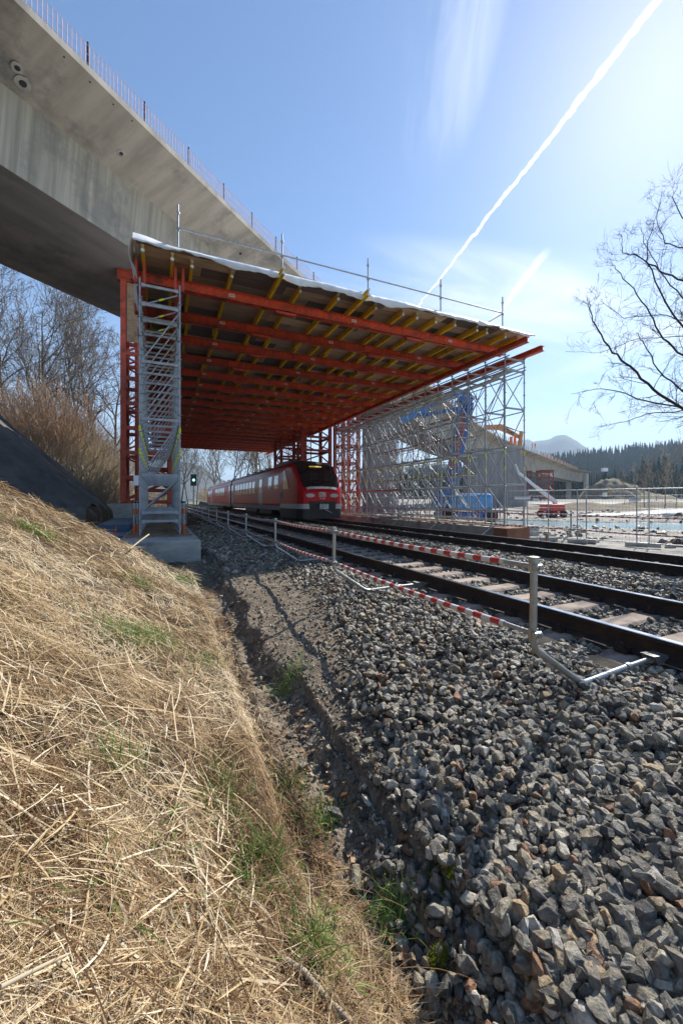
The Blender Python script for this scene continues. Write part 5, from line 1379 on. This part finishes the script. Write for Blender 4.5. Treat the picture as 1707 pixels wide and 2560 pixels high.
# scaffold stair beside the far abutment
c = ray(1485, 0, 196); t = thing('stair_tower', 'thin scaffold stair tower at the far end of the bridge below the site cabin', 'stair tower', (c.x, c.y, 0))
for dx in (-1.0, 1.0):
    for dy in (-1.2, 1.2):
        m = MB(); m.tube((c.x+dx, c.y+dy, 0), (c.x+dx, c.y+dy, 14.5), .07, 5); put('standard', m.mesh('standard', M['galv']), t)
for z in range(1, 15): 
    m = MB(); m.box(c.x-1.0, c.x+1.0, c.y-1.2, c.y+1.2, z, z+.1); put('platform', m.mesh('platform', M['steel_dk']), t)

# ------------------------------------------------------------------ bare trees and shrubs
def grow(seed, height, r0, spread=.5, levels=4, lean=(0, 0), nb=(9, 6, 5, 4), up=.35, trunk_frac=.3, kink=.12, ratio=.55, seglen=.16, minr=.004):
    r = np.random.default_rng(seed); segs = [[] for _ in range(levels+1)]
    def branch(p, d, L, rad, lv):
        n = max(3, int(4+3*(levels-lv))) if lv else 12
        pts = [p]; rs = [rad]
        for k in range(n):
            d = d+r.normal(0, kink*(1 if lv else .45), 3)+np.array([0, 0, up*.12*(1 if lv else .3)]); d /= np.linalg.norm(d)
            p = p+d*L/n; pts.append(p); rs.append(max(rad*(1-.82*(k+1)/n), minr))
        for k in range(n): segs[lv].append((pts[k], pts[k+1], rs[k], rs[k+1]))
        if lv < levels:
            m = nb[lv]
            for q in range(m):
                t = (trunk_frac if lv == 0 else .18)+(1-(trunk_frac if lv == 0 else .18))*(q+r.random())/m
                t = min(t, .97); i = int(t*n); i = min(i, n-1); f = t*n-i; bp_ = pts[i]*(1-f)+pts[i+1]*f; dd = pts[i+1]-pts[i]; dd /= np.linalg.norm(dd)
                ph = r.uniform(0, 6.283); s = np.cross(dd, [math.cos(ph), math.sin(ph), .3]); s /= max(np.linalg.norm(s), 1e-6)
                ang = spread*r.uniform(.6, 1.35); nd = dd*math.cos(ang)+s*math.sin(ang)
                nl = L*ratio*(1.15-.6*t)*r.uniform(.75, 1.2); branch(bp_, nd, nl, max(rs[i]*.6, minr), lv+1)
    d0_ = np.array([lean[0], lean[1], 1.0]); d0_ /= np.linalg.norm(d0_)
    branch(np.zeros(3), d0_, height, r0, 0)
    return segs
def segmesh(name, segs, mat, n=3, wmin=0.0):
    P0 = np.array([s[0] for s in segs]); P1 = np.array([s[1] for s in segs]); R0 = np.maximum([s[2] for s in segs], wmin); R1 = np.maximum([s[3] for s in segs], wmin)
    V, F = nptubes(P0, P1, R0, R1, n); return npmesh(name, V, F, mat)
def tree_proto(seed, mat, twig, h=12, r=.14, wm=.012, **k):
    s = grow(seed, h, r, **k); return segmesh('trunk', s[0]+s[1], mat, 6), segmesh('crown', sum(s[2:], []), twig, 3, wm)
PT = [tree_proto(11, M['bark'], M['bark'], 14, .17, spread=.75, nb=(13, 7, 5, 3), ratio=.5, wm=.011),
      tree_proto(12, M['bark'], M['bark'], 15, .20, spread=.62, nb=(12, 8, 5, 3), lean=(.08, 0), wm=.012),
      tree_proto(13, M['bark_lt'], M['bark'], 15, .13, spread=.5, nb=(16, 6, 4, 3), ratio=.36, trunk_frac=.2, wm=.010),
      tree_proto(14, M['bark_lt'], M['twig_tan'], 13, .10, spread=.55, nb=(14, 6, 4, 3), ratio=.38, trunk_frac=.25, lean=(-.05, .05), wm=.010)]
ORD = ['leftmost', 'second from the left', 'third from the left', 'fourth from the left', 'fifth from the left', 'sixth from the left', 'seventh from the left', 'eighth from the left', 'ninth from the left', 'tenth from the left', 'eleventh from the left', 'twelfth from the left', 'thirteenth from the left', 'fourteenth from the left', 'fifteenth from the left', 'sixteenth from the left', 'seventeenth from the left', 'eighteenth from the left', 'nineteenth from the left', 'twentieth from the left', 'twenty-first from the left', 'twenty-second from the left', 'twenty-third from the left', 'twenty-fourth from the left', 'twenty-fifth from the left', 'twenty-sixth from the left']
def plant_tree(kind, x, y, s, label, group, name='bare_tree', sz=None, cat='tree'):
    t = thing(name, label, cat, (x, y, Hs(x, y)-.15), random.uniform(0, 6.28), group); t.scale = (s, s, sz or s)
    put('trunk', PT[kind][0], t, local=True); put('crown', PT[kind][1], t, local=True); return t
rt_ = random.Random(21)
# hillside trees on the left, under the bridge
spots = sorted([(px, D) for px, D in ((8, 30), (38, 36), (70, 31), (98, 40), (130, 33), (150, 45), (176, 37), (196, 31), (222, 38), (246, 34), (268, 41), (285, 36))])
for i, (px, D) in enumerate(spots):
    D *= 1.45; p = ray(px, 0, D); plant_tree((0, 1, 3, 0, 1, 2, 0, 3, 1, 0, 2, 0)[i], p.x, p.y, (.95, 1.1, .8, 1.15, 1.0, .95, 1.1, .75, 1.1, 1.05, .9, 1.05)[i]*1.32, 'bare tree on the left hillside under the bridge, '+ORD[i], 'bare trees on the left hillside')
# row of bare trees behind the train
px_ = [452, 470, 492, 512, 528, 545, 560, 578, 596, 612, 628, 645, 660, 676, 692, 708, 722, 736, 752]
for i, px in enumerate(px_):
    D = rt_.uniform(88, 125); p = ray(px, 0, D); tall = 1.0 if px < 500 else rt_.uniform(1.15, 1.5)
    plant_tree(rt_.choice((2, 2, 0, 1, 3)), p.x, p.y, tall, 'bare tree in the row beyond the tracks behind the train, '+ORD[i], 'bare trees beyond the tracks')
# trees on the right beyond the river
for i, (px, D, s, k) in enumerate(((1560, 74, .8, 3), (1588, 80, 1.0, 3), (1612, 70, 1.05, 2), (1640, 82, 1.15, 3), (1664, 72, 1.2, 2), (1690, 66, 1.2, 3), (1720, 70, 1.2, 2))):
    p = ray(px, 0, D); plant_tree(k, p.x, p.y, s*.62, 'faint bare tree beyond the river on the right, '+ORD[i], 'bare trees beyond the river')
for i, (px, D, s) in enumerate(((1010, 70, .9), (1040, 75, 1.0), (1075, 66, .8), (985, 80, 1.0))):
    p = ray(px, 0, D); plant_tree(2, p.x, p.y, s*.7, ('bare tree seen through the scaffold wall right of the pier', 'bare tree through the scaffold left of the blue lift boom', 'small bare tree just left of the blue lift', 'bare tree directly beside the fluted pier')[i], 'bare trees behind the scaffold wall')
# ivy on one hillside trunk
p = ray(168, 0, 50); z0 = Hs(p.x, p.y); V = []; F = []
for k in range(1500):
    a = rt_.uniform(0, 6.28); z = rt_.uniform(6.0, 12.5); rad = rt_.uniform(.1, .75)*(1-abs(z-9)/5); c = Vector((p.x+rad*math.cos(a), p.y+rad*math.sin(a), z0+z)); s = .12
    q = [c+Vector((rt_.uniform(-s, s), rt_.uniform(-s, s), rt_.uniform(-s, s))) for _ in range(3)]; b0 = len(V); V += [tuple(x) for x in q]; F.append((b0, b0+1, b0+2))
o = put('ivy', npmesh('ivy', V, F, M['ivy'])); tag(o, 'dark green ivy clump on a hillside trunk under the bridge', 'ivy')
# shrubs: fans of thin stems
def shrub_proto(seed, mat, h=4.5, stems=26, wm=.007, spread=.55):
    r = np.random.default_rng(seed); segs = []
    for k in range(stems):
        a = r.uniform(0, 6.28); t = r.uniform(0, spread); L = h*r.uniform(.6, 1.1)
        s = grow(int(r.integers(1e6)), L, .022, spread=.42, levels=2, lean=(math.cos(a)*t, math.sin(a)*t), nb=(9, 5), trunk_frac=.2, ratio=.42, kink=.10, minr=.004)
        off = np.array([math.cos(a)*t*.6, math.sin(a)*t*.6, 0])
        for lv in s:
            for (p0, p1, a0, a1) in lv: segs.append((p0+off, p1+off, a0, a1))
    return segmesh('stems', segs, mat, 3, wm)
PS = [shrub_proto(31, M['twig_warm'], 5.0, 30), shrub_proto(32, M['twig_tan'], 4.2, 26), shrub_proto(33, M['twig_tan'], 5.5, 24, spread=.3)]
G_SH = 'leafless shrubs on the left slope'
lst = []
for px, D, k, s in ((-20, 21, 0, .8), (15, 24, 2, .9), (45, 22.5, 0, .95), (75, 25, 2, 1.0), (98, 23, 0, 1.1), (120, 26, 1, 1.0), (140, 23.5, 0, 1.2), (162, 27, 0, 1.1), (180, 24, 1, 1.0), (198, 28, 0, 1.1), (210, 24.5, 1, .9), (226, 29, 0, 1.0), (236, 26, 1, 1.0), (250, 30, 2, 1.0), (262, 27, 1, .9), (274, 31, 2, 1.0), (284, 28, 1, .8), (292, 33, 2, .9)): lst.append((px, D, k, s))
for i, (px, D, k, s) in enumerate(lst):
    D *= 1.72; s *= 1.62; p = ray(px, 0, D); t = thing('shrub', ('reddish leafless' if k == 0 else 'tan leafless')+' shrub between mound and red trestle on the left slope, '+ORD[i], 'shrub', (p.x, p.y, Hs(p.x, p.y)-.1), rt_.uniform(0, 6), G_SH); t.scale = (s,)*3
    put('stems', PS[k], t, local=True)
# tangled undergrowth, far and near
def tangle(name, n, xs, ys, hgt, wid, mat, seed, kind='stuff', cond=None):
    r = np.random.default_rng(seed); X = r.uniform(xs[0], xs[1], n); Y = r.uniform(ys[0], ys[1], n)
    if cond is not None: ok = cond(X, Y); X, Y = X[ok], Y[ok]
    n = len(X); Z = H(X, Y); P = np.stack([X, Y, Z], 1); P0 = []; P1 = []; d = np.stack([r.normal(0, .35, n), r.normal(0, .35, n), np.ones(n)], 1)
    L = hgt*r.uniform(.4, 1.1, n)/4
    for k in range(4):
        d = d+r.normal(0, .22, (n, 3)); d /= np.linalg.norm(d, axis=1, keepdims=True); Q = P+d*L[:, None]; P0.append(P); P1.append(Q); P = Q
    V, F = nptubes(np.concatenate(P0), np.concatenate(P1), wid, wid*.7, 3); o = put(name, npmesh(name, V, F, mat)); o['kind'] = kind; return o
tag(tangle('undergrowth', 9000, (-26, -3.2), (24, 72), 3.6, .016, M['twig_tan'], 5), 'tan tangled undergrowth on the left slope')
tag(tangle('undergrowth', 9000, (-12, 46), (84, 150), 4.5, .035, M['twig_tan'], 6, cond=lambda X, Y: (X < 2) | (X > 11.5)), 'tan undergrowth along the far tracks')
# the large bare tree at the right edge: trunk outside the view, branches reaching in
bt = thing('bare_tree', 'large dark leafless tree reaching in from the right edge', 'tree', tuple(ray(1960, 1500, 9)))
m = MB(); rp = [ray(1965, 1560, 9.2), ray(1955, 1300, 9.1), ray(1940, 1150, 9.0), ray(1930, 900, 9.0), ray(1925, 600, 9.1), ray(1930, 300, 9.2)]
m.path(rp, [.22, .19, .16, .12, .09, .05], 10); m.build('trunk', M['bark_dk'], bt, fix=False)
BR = [([(1940, 1150), (1780, 1060), (1707, 1022), (1633, 974), (1575, 917), (1531, 878), (1492, 821), (1473, 776), (1474, 750)], .045),
      ([(1945, 1160), (1800, 1050), (1707, 1020), (1610, 1002), (1552, 978), (1490, 972), (1428, 984)], .030),
      ([(1945, 1180), (1800, 1030), (1707, 1026), (1617, 1035), (1560, 1056), (1502, 1066)], .026),
      ([(1935, 1100), (1800, 1020), (1707, 980), (1649, 926), (1607, 850), (1590, 830)], .034),
      ([(1935, 1000), (1800, 930), (1707, 888), (1658, 846), (1623, 783), (1585, 722), (1537, 671), (1530, 655)], .034),
      ([(1930, 950), (1800, 880), (1707, 820), (1661, 754), (1617, 650), (1618, 560), (1652, 460)], .034),
      ([(1930, 850), (1800, 760), (1707, 700), (1650, 677), (1594, 636), (1556, 588), (1552, 540)], .032),
      ([(1930, 900), (1800, 800), (1707, 744), (1649, 677), (1608, 560), (1604, 520)], .026),
      ([(1928, 800), (1790, 660), (1707, 620), (1660, 560), (1640, 500), (1655, 430)], .026),
      ([(1928, 700), (1800, 560), (1707, 500), (1680, 450), (1700, 400)], .022),
      ([(1940, 1120), (1820, 900), (1707, 800), (1650, 785), (1560, 795), (1500, 750)], .022),
      ([(1940, 1120), (1760, 870), (1707, 840), (1600, 845), (1500, 880), (1414, 878)], .018)]
BR = [([(x, y+(45 if y < 600 and x < 1760 else 0)) for x, y in pl], r0*.85) for pl, r0 in BR]
rB = np.random.default_rng(44)
def twigs(segs, p, d, L, rad, lv):
    n = 6; pts = [p]
    for k in range(n):
        d = d+rB.normal(0, .17, 3)+np.array([0, 0, .035]); d /= np.linalg.norm(d); q = p+d*L/n; segs.append((p, q, max(rad*(1-.7*k/n), .0021), max(rad*(1-.7*(k+1)/n), .002))); p = q; pts.append(p)
    if lv:
        for k in range(3):
            i = int(rB.integers(1, n)); dd = pts[i+1]-pts[i] if i < n else d; dd = dd/np.linalg.norm(dd); s = np.cross(dd, rB.normal(0, 1, 3)); s /= np.linalg.norm(s); a = rB.uniform(.4, .95)
            twigs(segs, pts[i], dd*math.cos(a)+s*math.sin(a), L*rB.uniform(.4, .65), max(rad*.6, .0022), lv-1)
for pl, r0 in BR:
    Dd = 9+rB.uniform(-.9, .9); n = len(pl); P_ = []
    for k, (x, y) in enumerate(pl):
        D = 9+(Dd-9)*min(1, k/3); P_.append(np.array(ray(x, y, D)))
    pts = []
    for k in range(n-1):
        for f in np.linspace(0, 1, 5)[:-1]: pts.append(P_[k]*(1-f)+P_[k+1]*f+rB.normal(0, .012, 3))
    pts.append(P_[-1]); N_ = len(pts); segs = []
    rad = [max(r0*(1-.88*k/N_), .004) for k in range(N_)]
    m = MB(); m.path([tuple(p) for p in pts], rad, 6); br = m.build('branch', M['bark_dk'], bt, fix=False)
    for k in range(3, N_-1):
        for q in range(1):
            if rB.random() < .95:
                dd = pts[k+1]-pts[k]; dd /= np.linalg.norm(dd); s = np.cross(dd, rB.normal(0, 1, 3)); s /= np.linalg.norm(s); a = rB.uniform(.5, 1.0)
                twigs(segs, pts[k], dd*math.cos(a)+s*math.sin(a), rB.uniform(.3, .95)*(1.15-.55*k/N_), max(rad[k]*.38, .003), 2)
    put('twigs', segmesh('twigs', segs, M['bark_dk'], 3), br, (0, 0, 0)).location = -br.location-bt.location*0 if False else (0, 0, 0)

# ------------------------------------------------------------------ conifer forest
def conifer(seed):
    r = random.Random(seed); V = []; F = []
    for k in range(9):
        z = .12+.098*k; rad = .26*(1-k/9.5)*r.uniform(.8, 1.15); n = 7; b0 = len(V); V.append((0, 0, z+.17))
        for q in range(n*2):
            a = math.pi*q/n+r.random()*.4; rr_ = rad*(1 if q % 2 else .42)*r.uniform(.75, 1.2); V.append((rr_*math.cos(a), rr_*math.sin(a), z-(.03 if q % 2 else -.02)))
        for q in range(n*2): F.append((b0, b0+1+q, b0+1+(q+1) % (n*2)))
    me = bpy.data.meshes.new('conifer'); me.from_pydata(V, [], F); me.materials.append(M['conifer']); return me
lib2 = bpy.data.collections.new('conifer_shapes')
for k in range(4): lib2.objects.link(bpy.data.objects.new('conifer_shape', conifer(k)))
def hillz(px, D, pts, Dc, depth):
    yc = np.interp(px, [p[0] for p in pts], [p[1] for p in pts]); zc = (1252-yc)/996*Dc; t = (D-Dc)/depth
    f = np.interp(t, (-1, -.7, -.4, -.15, 0, .4), (0, .22, .52, .85, 1.0, .8)); return -3+(zc+3)*f
HP = [(900, 1205), (1050, 1190), (1200, 1175), (1390, 1158), (1480, 1150), (1560, 1140), (1640, 1132), (1707, 1122), (1900, 1085), (2200, 1060)]
n = 5200; px = RNG.uniform(900, 2150, n); D = 620-250*RNG.random(n)**1.1+30*RNG.random(n); z = hillz(px, D, HP, 620, 250); u = (px-853.5)/996
pts = np.stack([D*(SA+u*CA), D*(CA-u*SA), z-1], 1); h = RNG.uniform(11, 22, n)
o = gn_instances('conifer_forest', pts, np.stack([0*h, 0*h, RNG.uniform(0, 6, n)], 1), np.stack([h*.75, h*.75, h], 1), lib2, M['conifer']); tag(o, 'dense dark conifer forest on the hill beyond the river', 'forest', kind='stuff')
n = 500; px = np.concatenate([RNG.uniform(1380, 1760, 380), RNG.uniform(1000, 1200, 120)]); D = RNG.uniform(215, 300, n); u = (px-853.5)/996
pts = np.stack([D*(SA+u*CA), D*(CA-u*SA), 0*D+2], 1); h = RNG.uniform(9, 16, n)*(1+.5*(px > 1600))
o = gn_instances('conifer_forest', pts, np.stack([0*h, 0*h, RNG.uniform(0, 6, n)], 1), np.stack([h*.75, h*.75, h], 1), lib2, M['conifer']); tag(o, 'nearer band of conifers at the foot of the hill behind the far bridge end', 'forest', kind='stuff')

# ------------------------------------------------------------------ straw, grass and leaves on the bank
def ramp_mat(name, stops, rough=.8, trans=0.0):
    m = bpy.data.materials.new(name); m.use_nodes = True; N, L = m.node_tree.nodes, m.node_tree.links; b = N['Principled BSDF']; b.inputs['Roughness'].default_value = rough
    b.inputs['Specular IOR Level'].default_value = .35
    a = N.new('ShaderNodeAttribute'); a.attribute_name = 'tone'; r = N.new('ShaderNodeValToRGB'); el = r.color_ramp.elements
    el[0].position = stops[0][0]; el[0].color = (*stops[0][1], 1); el[1].position = stops[1][0]; el[1].color = (*stops[1][1], 1)
    for p_, c in stops[2:]: e = el.new(p_); e.color = (*c, 1)
    L.new(a.outputs['Fac'], r.inputs[0]); L.new(r.outputs[0], b.inputs['Base Color'])
    if trans:
        t = N.new('ShaderNodeBsdfTranslucent'); mx = N.new('ShaderNodeMixShader'); mx.inputs[0].default_value = trans; L.new(r.outputs[0], t.inputs[0]); L.new(b.outputs[0], mx.inputs[1]); L.new(t.outputs[0], mx.inputs[2]); L.new(mx.outputs[0], N['Material Output'].inputs[0])
    return m
M['straw'] = ramp_mat('dry straw', [(0, (.10, .05, .025)), (1, (.80, .69, .50)), (.12, (.22, .12, .055)), (.3, (.40, .27, .13)), (.6, (.60, .45, .25)), (.85, (.72, .58, .37))], .7, .22)
M['grass'] = ramp_mat('green grass', [(0, (.05, .13, .02)), (1, (.25, .34, .07)), (.5, (.11, .22, .035))], .6, .35)
M['leaf'] = ramp_mat('dry leaves', [(0, (.20, .10, .05)), (1, (.55, .40, .26)), (.5, (.36, .21, .11))], .8, .2)
def blades(name, X, Y, L, W_, yaw, pitch, curl, lift, tone, mat, nseg=3, droop=0.0):
    n = len(X); Z = H(X, Y)+lift; P = np.stack([X, Y, Z], 1)
    # follow the ground slope
    e = .05; gx = (H(X+e, Y)-H(X-e, Y))/(2*e); gy = (H(X, Y+e)-H(X, Y-e))/(2*e)
    V = np.zeros((n, (nseg+1)*2, 3)); p = P.copy(); yw = yaw.copy(); pt = pitch.copy()
    for k in range(nseg+1):
        dx, dy = np.cos(yw), np.sin(yw); s = gx*dx+gy*dy; tz = np.tan(np.clip(pt, -1.45, 1.45))+s
        d = np.stack([dx, dy, tz], 1); d /= np.linalg.norm(d, axis=1, keepdims=True)
        side = np.stack([-dy, dx, np.sin(X*37+Y*91)*.5], 1); w = W_*(1-.75*k/nseg) if k == nseg else W_*(1-.25*k/nseg)
        V[:, 2*k] = p-side*w[:, None]/2; V[:, 2*k+1] = p+side*w[:, None]/2
        p = p+d*(L/nseg)[:, None]; yw = yw+curl/nseg; pt = pt-droop
    f = np.array([[2*k, 2*k+1, 2*k+3, 2*k+2] for k in range(nseg)]); F = (np.arange(n)*(nseg+1)*2)[:, None, None]+f[None]
    T = np.repeat(tone, (nseg+1)*2)
    o = put(name, npmesh(name, V.reshape(-1, 3), F.reshape(-1, 4), mat, {'tone': ('FLOAT', T)})); return o
def on_bank(X, Y):
    wig = .10*fbm(Y, Y*0, .9, 3); foot = .62-1.95*sst(7.3, 10.2, Y)
    return (X+wig < foot+.16) & ~((X > -1.2) & (Y > 9.7)) & ~((Y > 12.6+.35*(X+2)) & (X < -1.2)) & (Y < 16)
X, Y, D = sample_view(300000, .75, 16, -1.15, .75)
a_ = around(45000, -5.5, .8, -2.2, 5.0); X, Y, D = (np.concatenate(q) for q in zip((X, Y, D), a_))
ok = on_bank(X, Y) & (RNG.random(len(X)) < np.clip(.95+2.6*(fbm(X, Y, 1.9, 97)+.12), .12, 1)); X, Y, D = X[ok], Y[ok], D[ok]; n = len(X)
patch = fbm(X, Y, .9, 61); patch2 = fbm(X, Y, 2.7, 71)
flow = -.35+1.1*fbm(X, Y, .55, 81)*2.2          # combed directions, mostly downslope
yaw = flow+RNG.normal(0, .75, n)+np.where(RNG.random(n) < .3, RNG.uniform(-3, 3, n), 0)
L = (.03+.17*RNG.random(n)**1.8)*(1+.07*D); Wd = (.0011+.0019*RNG.random(n)**1.5)*np.maximum(1, D/1.8)
pitch = RNG.normal(.10, .22, n); lift = .002+.06*RNG.random(n)**1.3
tone = np.clip(.52+1.2*patch+.5*patch2+RNG.normal(0, .28, n), 0, 1); tone = np.where(RNG.random(n) < .20, RNG.uniform(0, .2, n), tone)
o = blades('straw', X, Y, L, Wd, yaw, pitch, RNG.normal(0, .6, n), lift, tone, M['straw'], 3, .10); tag(o, 'matted dry straw covering the sunny bank on the left', kind='stuff')
# coarse stalks and reeds
X, Y, D = sample_view(9000, .9, 14, -1.1, .5); ok = on_bank(X, Y) & (X < .35); X, Y, D = X[ok], Y[ok], D[ok]; n = len(X)
o = blades('dry_stalks', X, Y, RNG.uniform(.10, .42, n)*np.minimum(1, D/2.2), (.0025+.0045*RNG.random(n)**2)*np.maximum(1, D/3), RNG.uniform(-3.14, 3.14, n), RNG.normal(.05, .12, n), RNG.normal(0, .3, n), .03+.05*RNG.random(n), np.clip(RNG.normal(.75, .3, n), 0, 1), M['straw'], 4, .03); tag(o, 'coarse pale dry stalks lying across the straw bank', kind='stuff')
# fine red-brown bramble runners
X, Y, D = sample_view(900, .9, 9, -1.1, .4); ok = on_bank(X, Y) & (X < .3); X, Y, D = X[ok], Y[ok], D[ok]; n = len(X)
o = blades('bramble_runners', X, Y, RNG.uniform(.4, 1.1, n), .0022+.0018*RNG.random(n), RNG.uniform(-3.14, 3.14, n), RNG.normal(.12, .1, n), RNG.normal(0, 1.0, n), .04+.04*RNG.random(n), RNG.uniform(0, .14, n), M['straw'], 9, .035); tag(o, 'red brown bramble runners trailing over the straw bank', kind='stuff')
# green grass in tufts
gx, gy, gt = [], [], []
r = np.random.default_rng(9)
tufts = [(ray(x, y, 1), s) for x, y, s in ((285, 1605, 1.0), (400, 1612, 1.0), (340, 1620, .8), (95, 1350, .7), (90, 1345, .6), (720, 1750, .6), (660, 2230, .7), (640, 2200, .5), (820, 2420, .8), (790, 2470, .5), (560, 2050, .5), (545, 1990, .4), (980, 2330, .6), (800, 2080, .6), (350, 1480, .5), (460, 1460, .6), (515, 1690, .5), (720, 2010, .4), (300, 1950, .4))]
for q, s in tufts:
    D = 1.0; 
    for _ in range(60):
        P_ = q*D; g_ = Hs(P_.x, P_.y)
        if P_.z <= g_: break
        D *= 1.05
    k = int(190*s); gx.append(r.normal(P_.x, .06*s+.012*D, k)); gy.append(r.normal(P_.y, .06*s+.012*D, k)); gt.append(r.uniform(.2, 1, k))
X2, Y2, D2 = sample_view(2200, .9, 13, -1.1, .6); ok = on_bank(X2, Y2) & (fbm(X2, Y2, 1.2, 91) > .16); gx.append(X2[ok]); gy.append(Y2[ok]); gt.append(r.uniform(0, .8, ok.sum()))
X = np.concatenate(gx); Y = np.concatenate(gy); n = len(X); D = X*SA+Y*CA
o = blades('grass_tufts', X, Y, r.uniform(.06, .20, n), (.0025+.002*r.random(n))*np.maximum(1, D/3), r.uniform(-3.14, 3.14, n), r.normal(1.0, .25, n), r.normal(0, .3, n), np.full(n, .01), np.concatenate(gt), M['grass'], 3, .22); tag(o, 'fresh green grass tufts growing through the dry straw', kind='stuff')
# broad dry leaves lying in the ditch and on the bank, and round green leaves of a low plant
def leaves(name, X, Y, S_, tone, mat, seed, lab, flat=.5, lift=.02, kind='stuff'):
    r = np.random.default_rng(seed); n = len(X); Z = H(X, Y)+lift*r.random(n)+.006
    out_ = np.array([(-1, 0, 0), (-.45, .42, .12), (.3, .45, .05), (1, .05, .18), (.35, -.42, .1), (-.5, -.4, -.03), (0, 0, -.08)]); k = len(out_)
    a = r.uniform(0, 6.28, n); ca, sa = np.cos(a), np.sin(a); tx = r.normal(0, flat, n); ty = r.normal(0, flat, n)
    Q = out_[None]*S_[:, None, None]*(1+r.normal(0, .15, (n, k, 1))); x = Q[..., 0]*ca[:, None]-Q[..., 1]*sa[:, None]; y = Q[..., 0]*sa[:, None]+Q[..., 1]*ca[:, None]; z = Q[..., 2]+tx[:, None]*x+ty[:, None]*y
    V = np.stack([x+X[:, None], y+Y[:, None], z+Z[:, None]], -1); f = np.array([[i, (i+1) % 6, 6] for i in range(6)]); F = (np.arange(n)*k)[:, None, None]+f[None]
    o = put(name, npmesh(name, V.reshape(-1, 3), F.reshape(-1, 3), mat, {'tone': ('FLOAT', np.repeat(tone, k))})); tag(o, lab, kind=kind); return o
X, Y, D = sample_view(12000, .9, 11, -.9, .7); w = np.exp(-((X-.75)/.28)**2); ok = RNG.random(len(X)) < w*.6+.08*(X < .6); ok &= X < 1.6; X, Y = X[ok], Y[ok]; n = len(X)
leaves('dry_leaves', X, Y, RNG.uniform(.012, .035, n), RNG.random(n), M['leaf'], 3, 'curled brown leaves lying along the ditch')
gx, gy = [], []
for x, y, k, s in ((430, 2070, 12, .03), (440, 2150, 16, .07), (490, 2160, 14, .06), (400, 2170, 10, .05), (300, 1450, 10, .08), (255, 1800, 8, .05), (90, 1420, 10, .1), (420, 2320, 6, .05), (230, 2290, 8, .06)):
    q = ray(x, y, 1); D = 1.0
    for _ in range(80):
        P_ = q*D
        if P_.z <= Hs(P_.x, P_.y): break
        D *= 1.03
    gx.append(r.normal(P_.x, s, k)); gy.append(r.normal(P_.y, s, k))
X = np.concatenate(gx); Y = np.concatenate(gy); n = len(X)
leaves('green_leaves', X, Y, r.uniform(.009, .019, n), r.random(n), M['grass'], 5, 'round fresh green leaves of low plants in the straw', .35, .06)
# moss cushions
for x, y, s in ((1100, 2215, .05), (1115, 2240, .045), (1095, 2405, .035), (1305, 2520, .04)):
    q = ray(x, y, 1); D = .9
    for _ in range(80):
        P_ = q*D
        if P_.z <= Hs(P_.x, P_.y)+.02: break
        D *= 1.02
    k = 1400; a = r.uniform(0, 6.28, k); rr2 = s*np.sqrt(r.random(k))
    if x == 1100: mx_, my_ = [], []
    mx_.append(P_.x+rr2*np.cos(a)); my_.append(P_.y+rr2*np.sin(a))
M['moss'] = ramp_mat('moss', [(0, (.10, .12, .01)), (1, (.32, .30, .03)), (.5, (.20, .20, .02))], .9, .1)
X = np.concatenate(mx_); Y = np.concatenate(my_); n = len(X)
o = blades('moss', X, Y, r.uniform(.01, .022, n), np.full(n, .003), r.uniform(-3.14, 3.14, n), r.normal(.9, .4, n), np.zeros(n), .035+0*X, r.random(n), M['moss'], 2, .1); tag(o, 'yellow green moss cushions between ditch and ballast', kind='stuff')
# a long red twig over the ballast and a crooked branch on the bank
def gp(x, y, lift=.02):
    q = ray(x, y, 1); D = .8
    for _ in range(200):
        P_ = q*D
        if P_.z <= Hs(P_.x, P_.y)+lift: break
        D *= 1.012
    return tuple(P_)
m = MB(); m.path([gp(1365, 2080, .06), gp(1450, 2092, .07), gp(1560, 2120, .07), gp(1640, 2180, .07), gp(1690, 2260, .07), gp(1705, 2300, .07)], [.003, .003, .0028, .0025, .002, .0015], 6); tag(m.build('twig', M['twig_warm'], fix=False), 'long thin reddish twig arching over the dark ballast at the lower right', 'twig')
m = MB(); m.path([gp(145, 1680), gp(150, 1700, .03), gp(175, 1722, .03), (gp(198, 1738, .02))], [.012, .011, .010, .007], 7); tag(m.build('crooked_stick', M['bark_dk'], fix=False), 'dark crooked stick lying on the straw bank', 'stick')
m = MB(); m.path([gp(0, 2470, .12), gp(60, 2440, .12), gp(130, 2405, .12), gp(175, 2385, .10)], [.005, .005, .004, .003], 7); tag(m.build('reed_stalk', M['twig_tan'], fix=False), 'pale reed stalk lying on the bank at the lower left corner', 'stalk')
m = MB(); m.path([gp(705, 2395, .06), gp(760, 2430, .07), gp(820, 2500, .07), gp(880, 2560, .08)], [.009, .009, .008, .008], 7); tag(m.build('reed_stalk', M['twig_tan'], fix=False), 'thick pale stalk running down to the bottom edge beside the ditch', 'stalk')
m = MB(); m.path([gp(325, 1372, .15), gp(350, 1352, .3), gp(372, 1336, .4)], .012, 6); tag(m.build('bent_branch', M['twig_tan'], fix=False), 'bare branch leaning against the front of the concrete footing', 'branch')

# ------------------------------------------------------------------ the air
HAZE = 2.6e-4
mh = bpy.data.materials.new('haze'); mh.use_nodes = True; nt = mh.node_tree; nt.nodes.clear(); ho = nt.nodes.new('ShaderNodeOutputMaterial'); pv = nt.nodes.new('ShaderNodeVolumePrincipled')
pv.inputs['Color'].default_value = (.62, .80, 1.0, 1); pv.inputs['Density'].default_value = HAZE; pv.inputs['Anisotropy'].default_value = .1
nt.links.new(pv.outputs[0], ho.inputs['Volume'])
m = MB(); m.box(-9500, 9500, -60, 9500, -4.3, 470); o = m.build('haze', mh); o['kind'] = 'stuff'
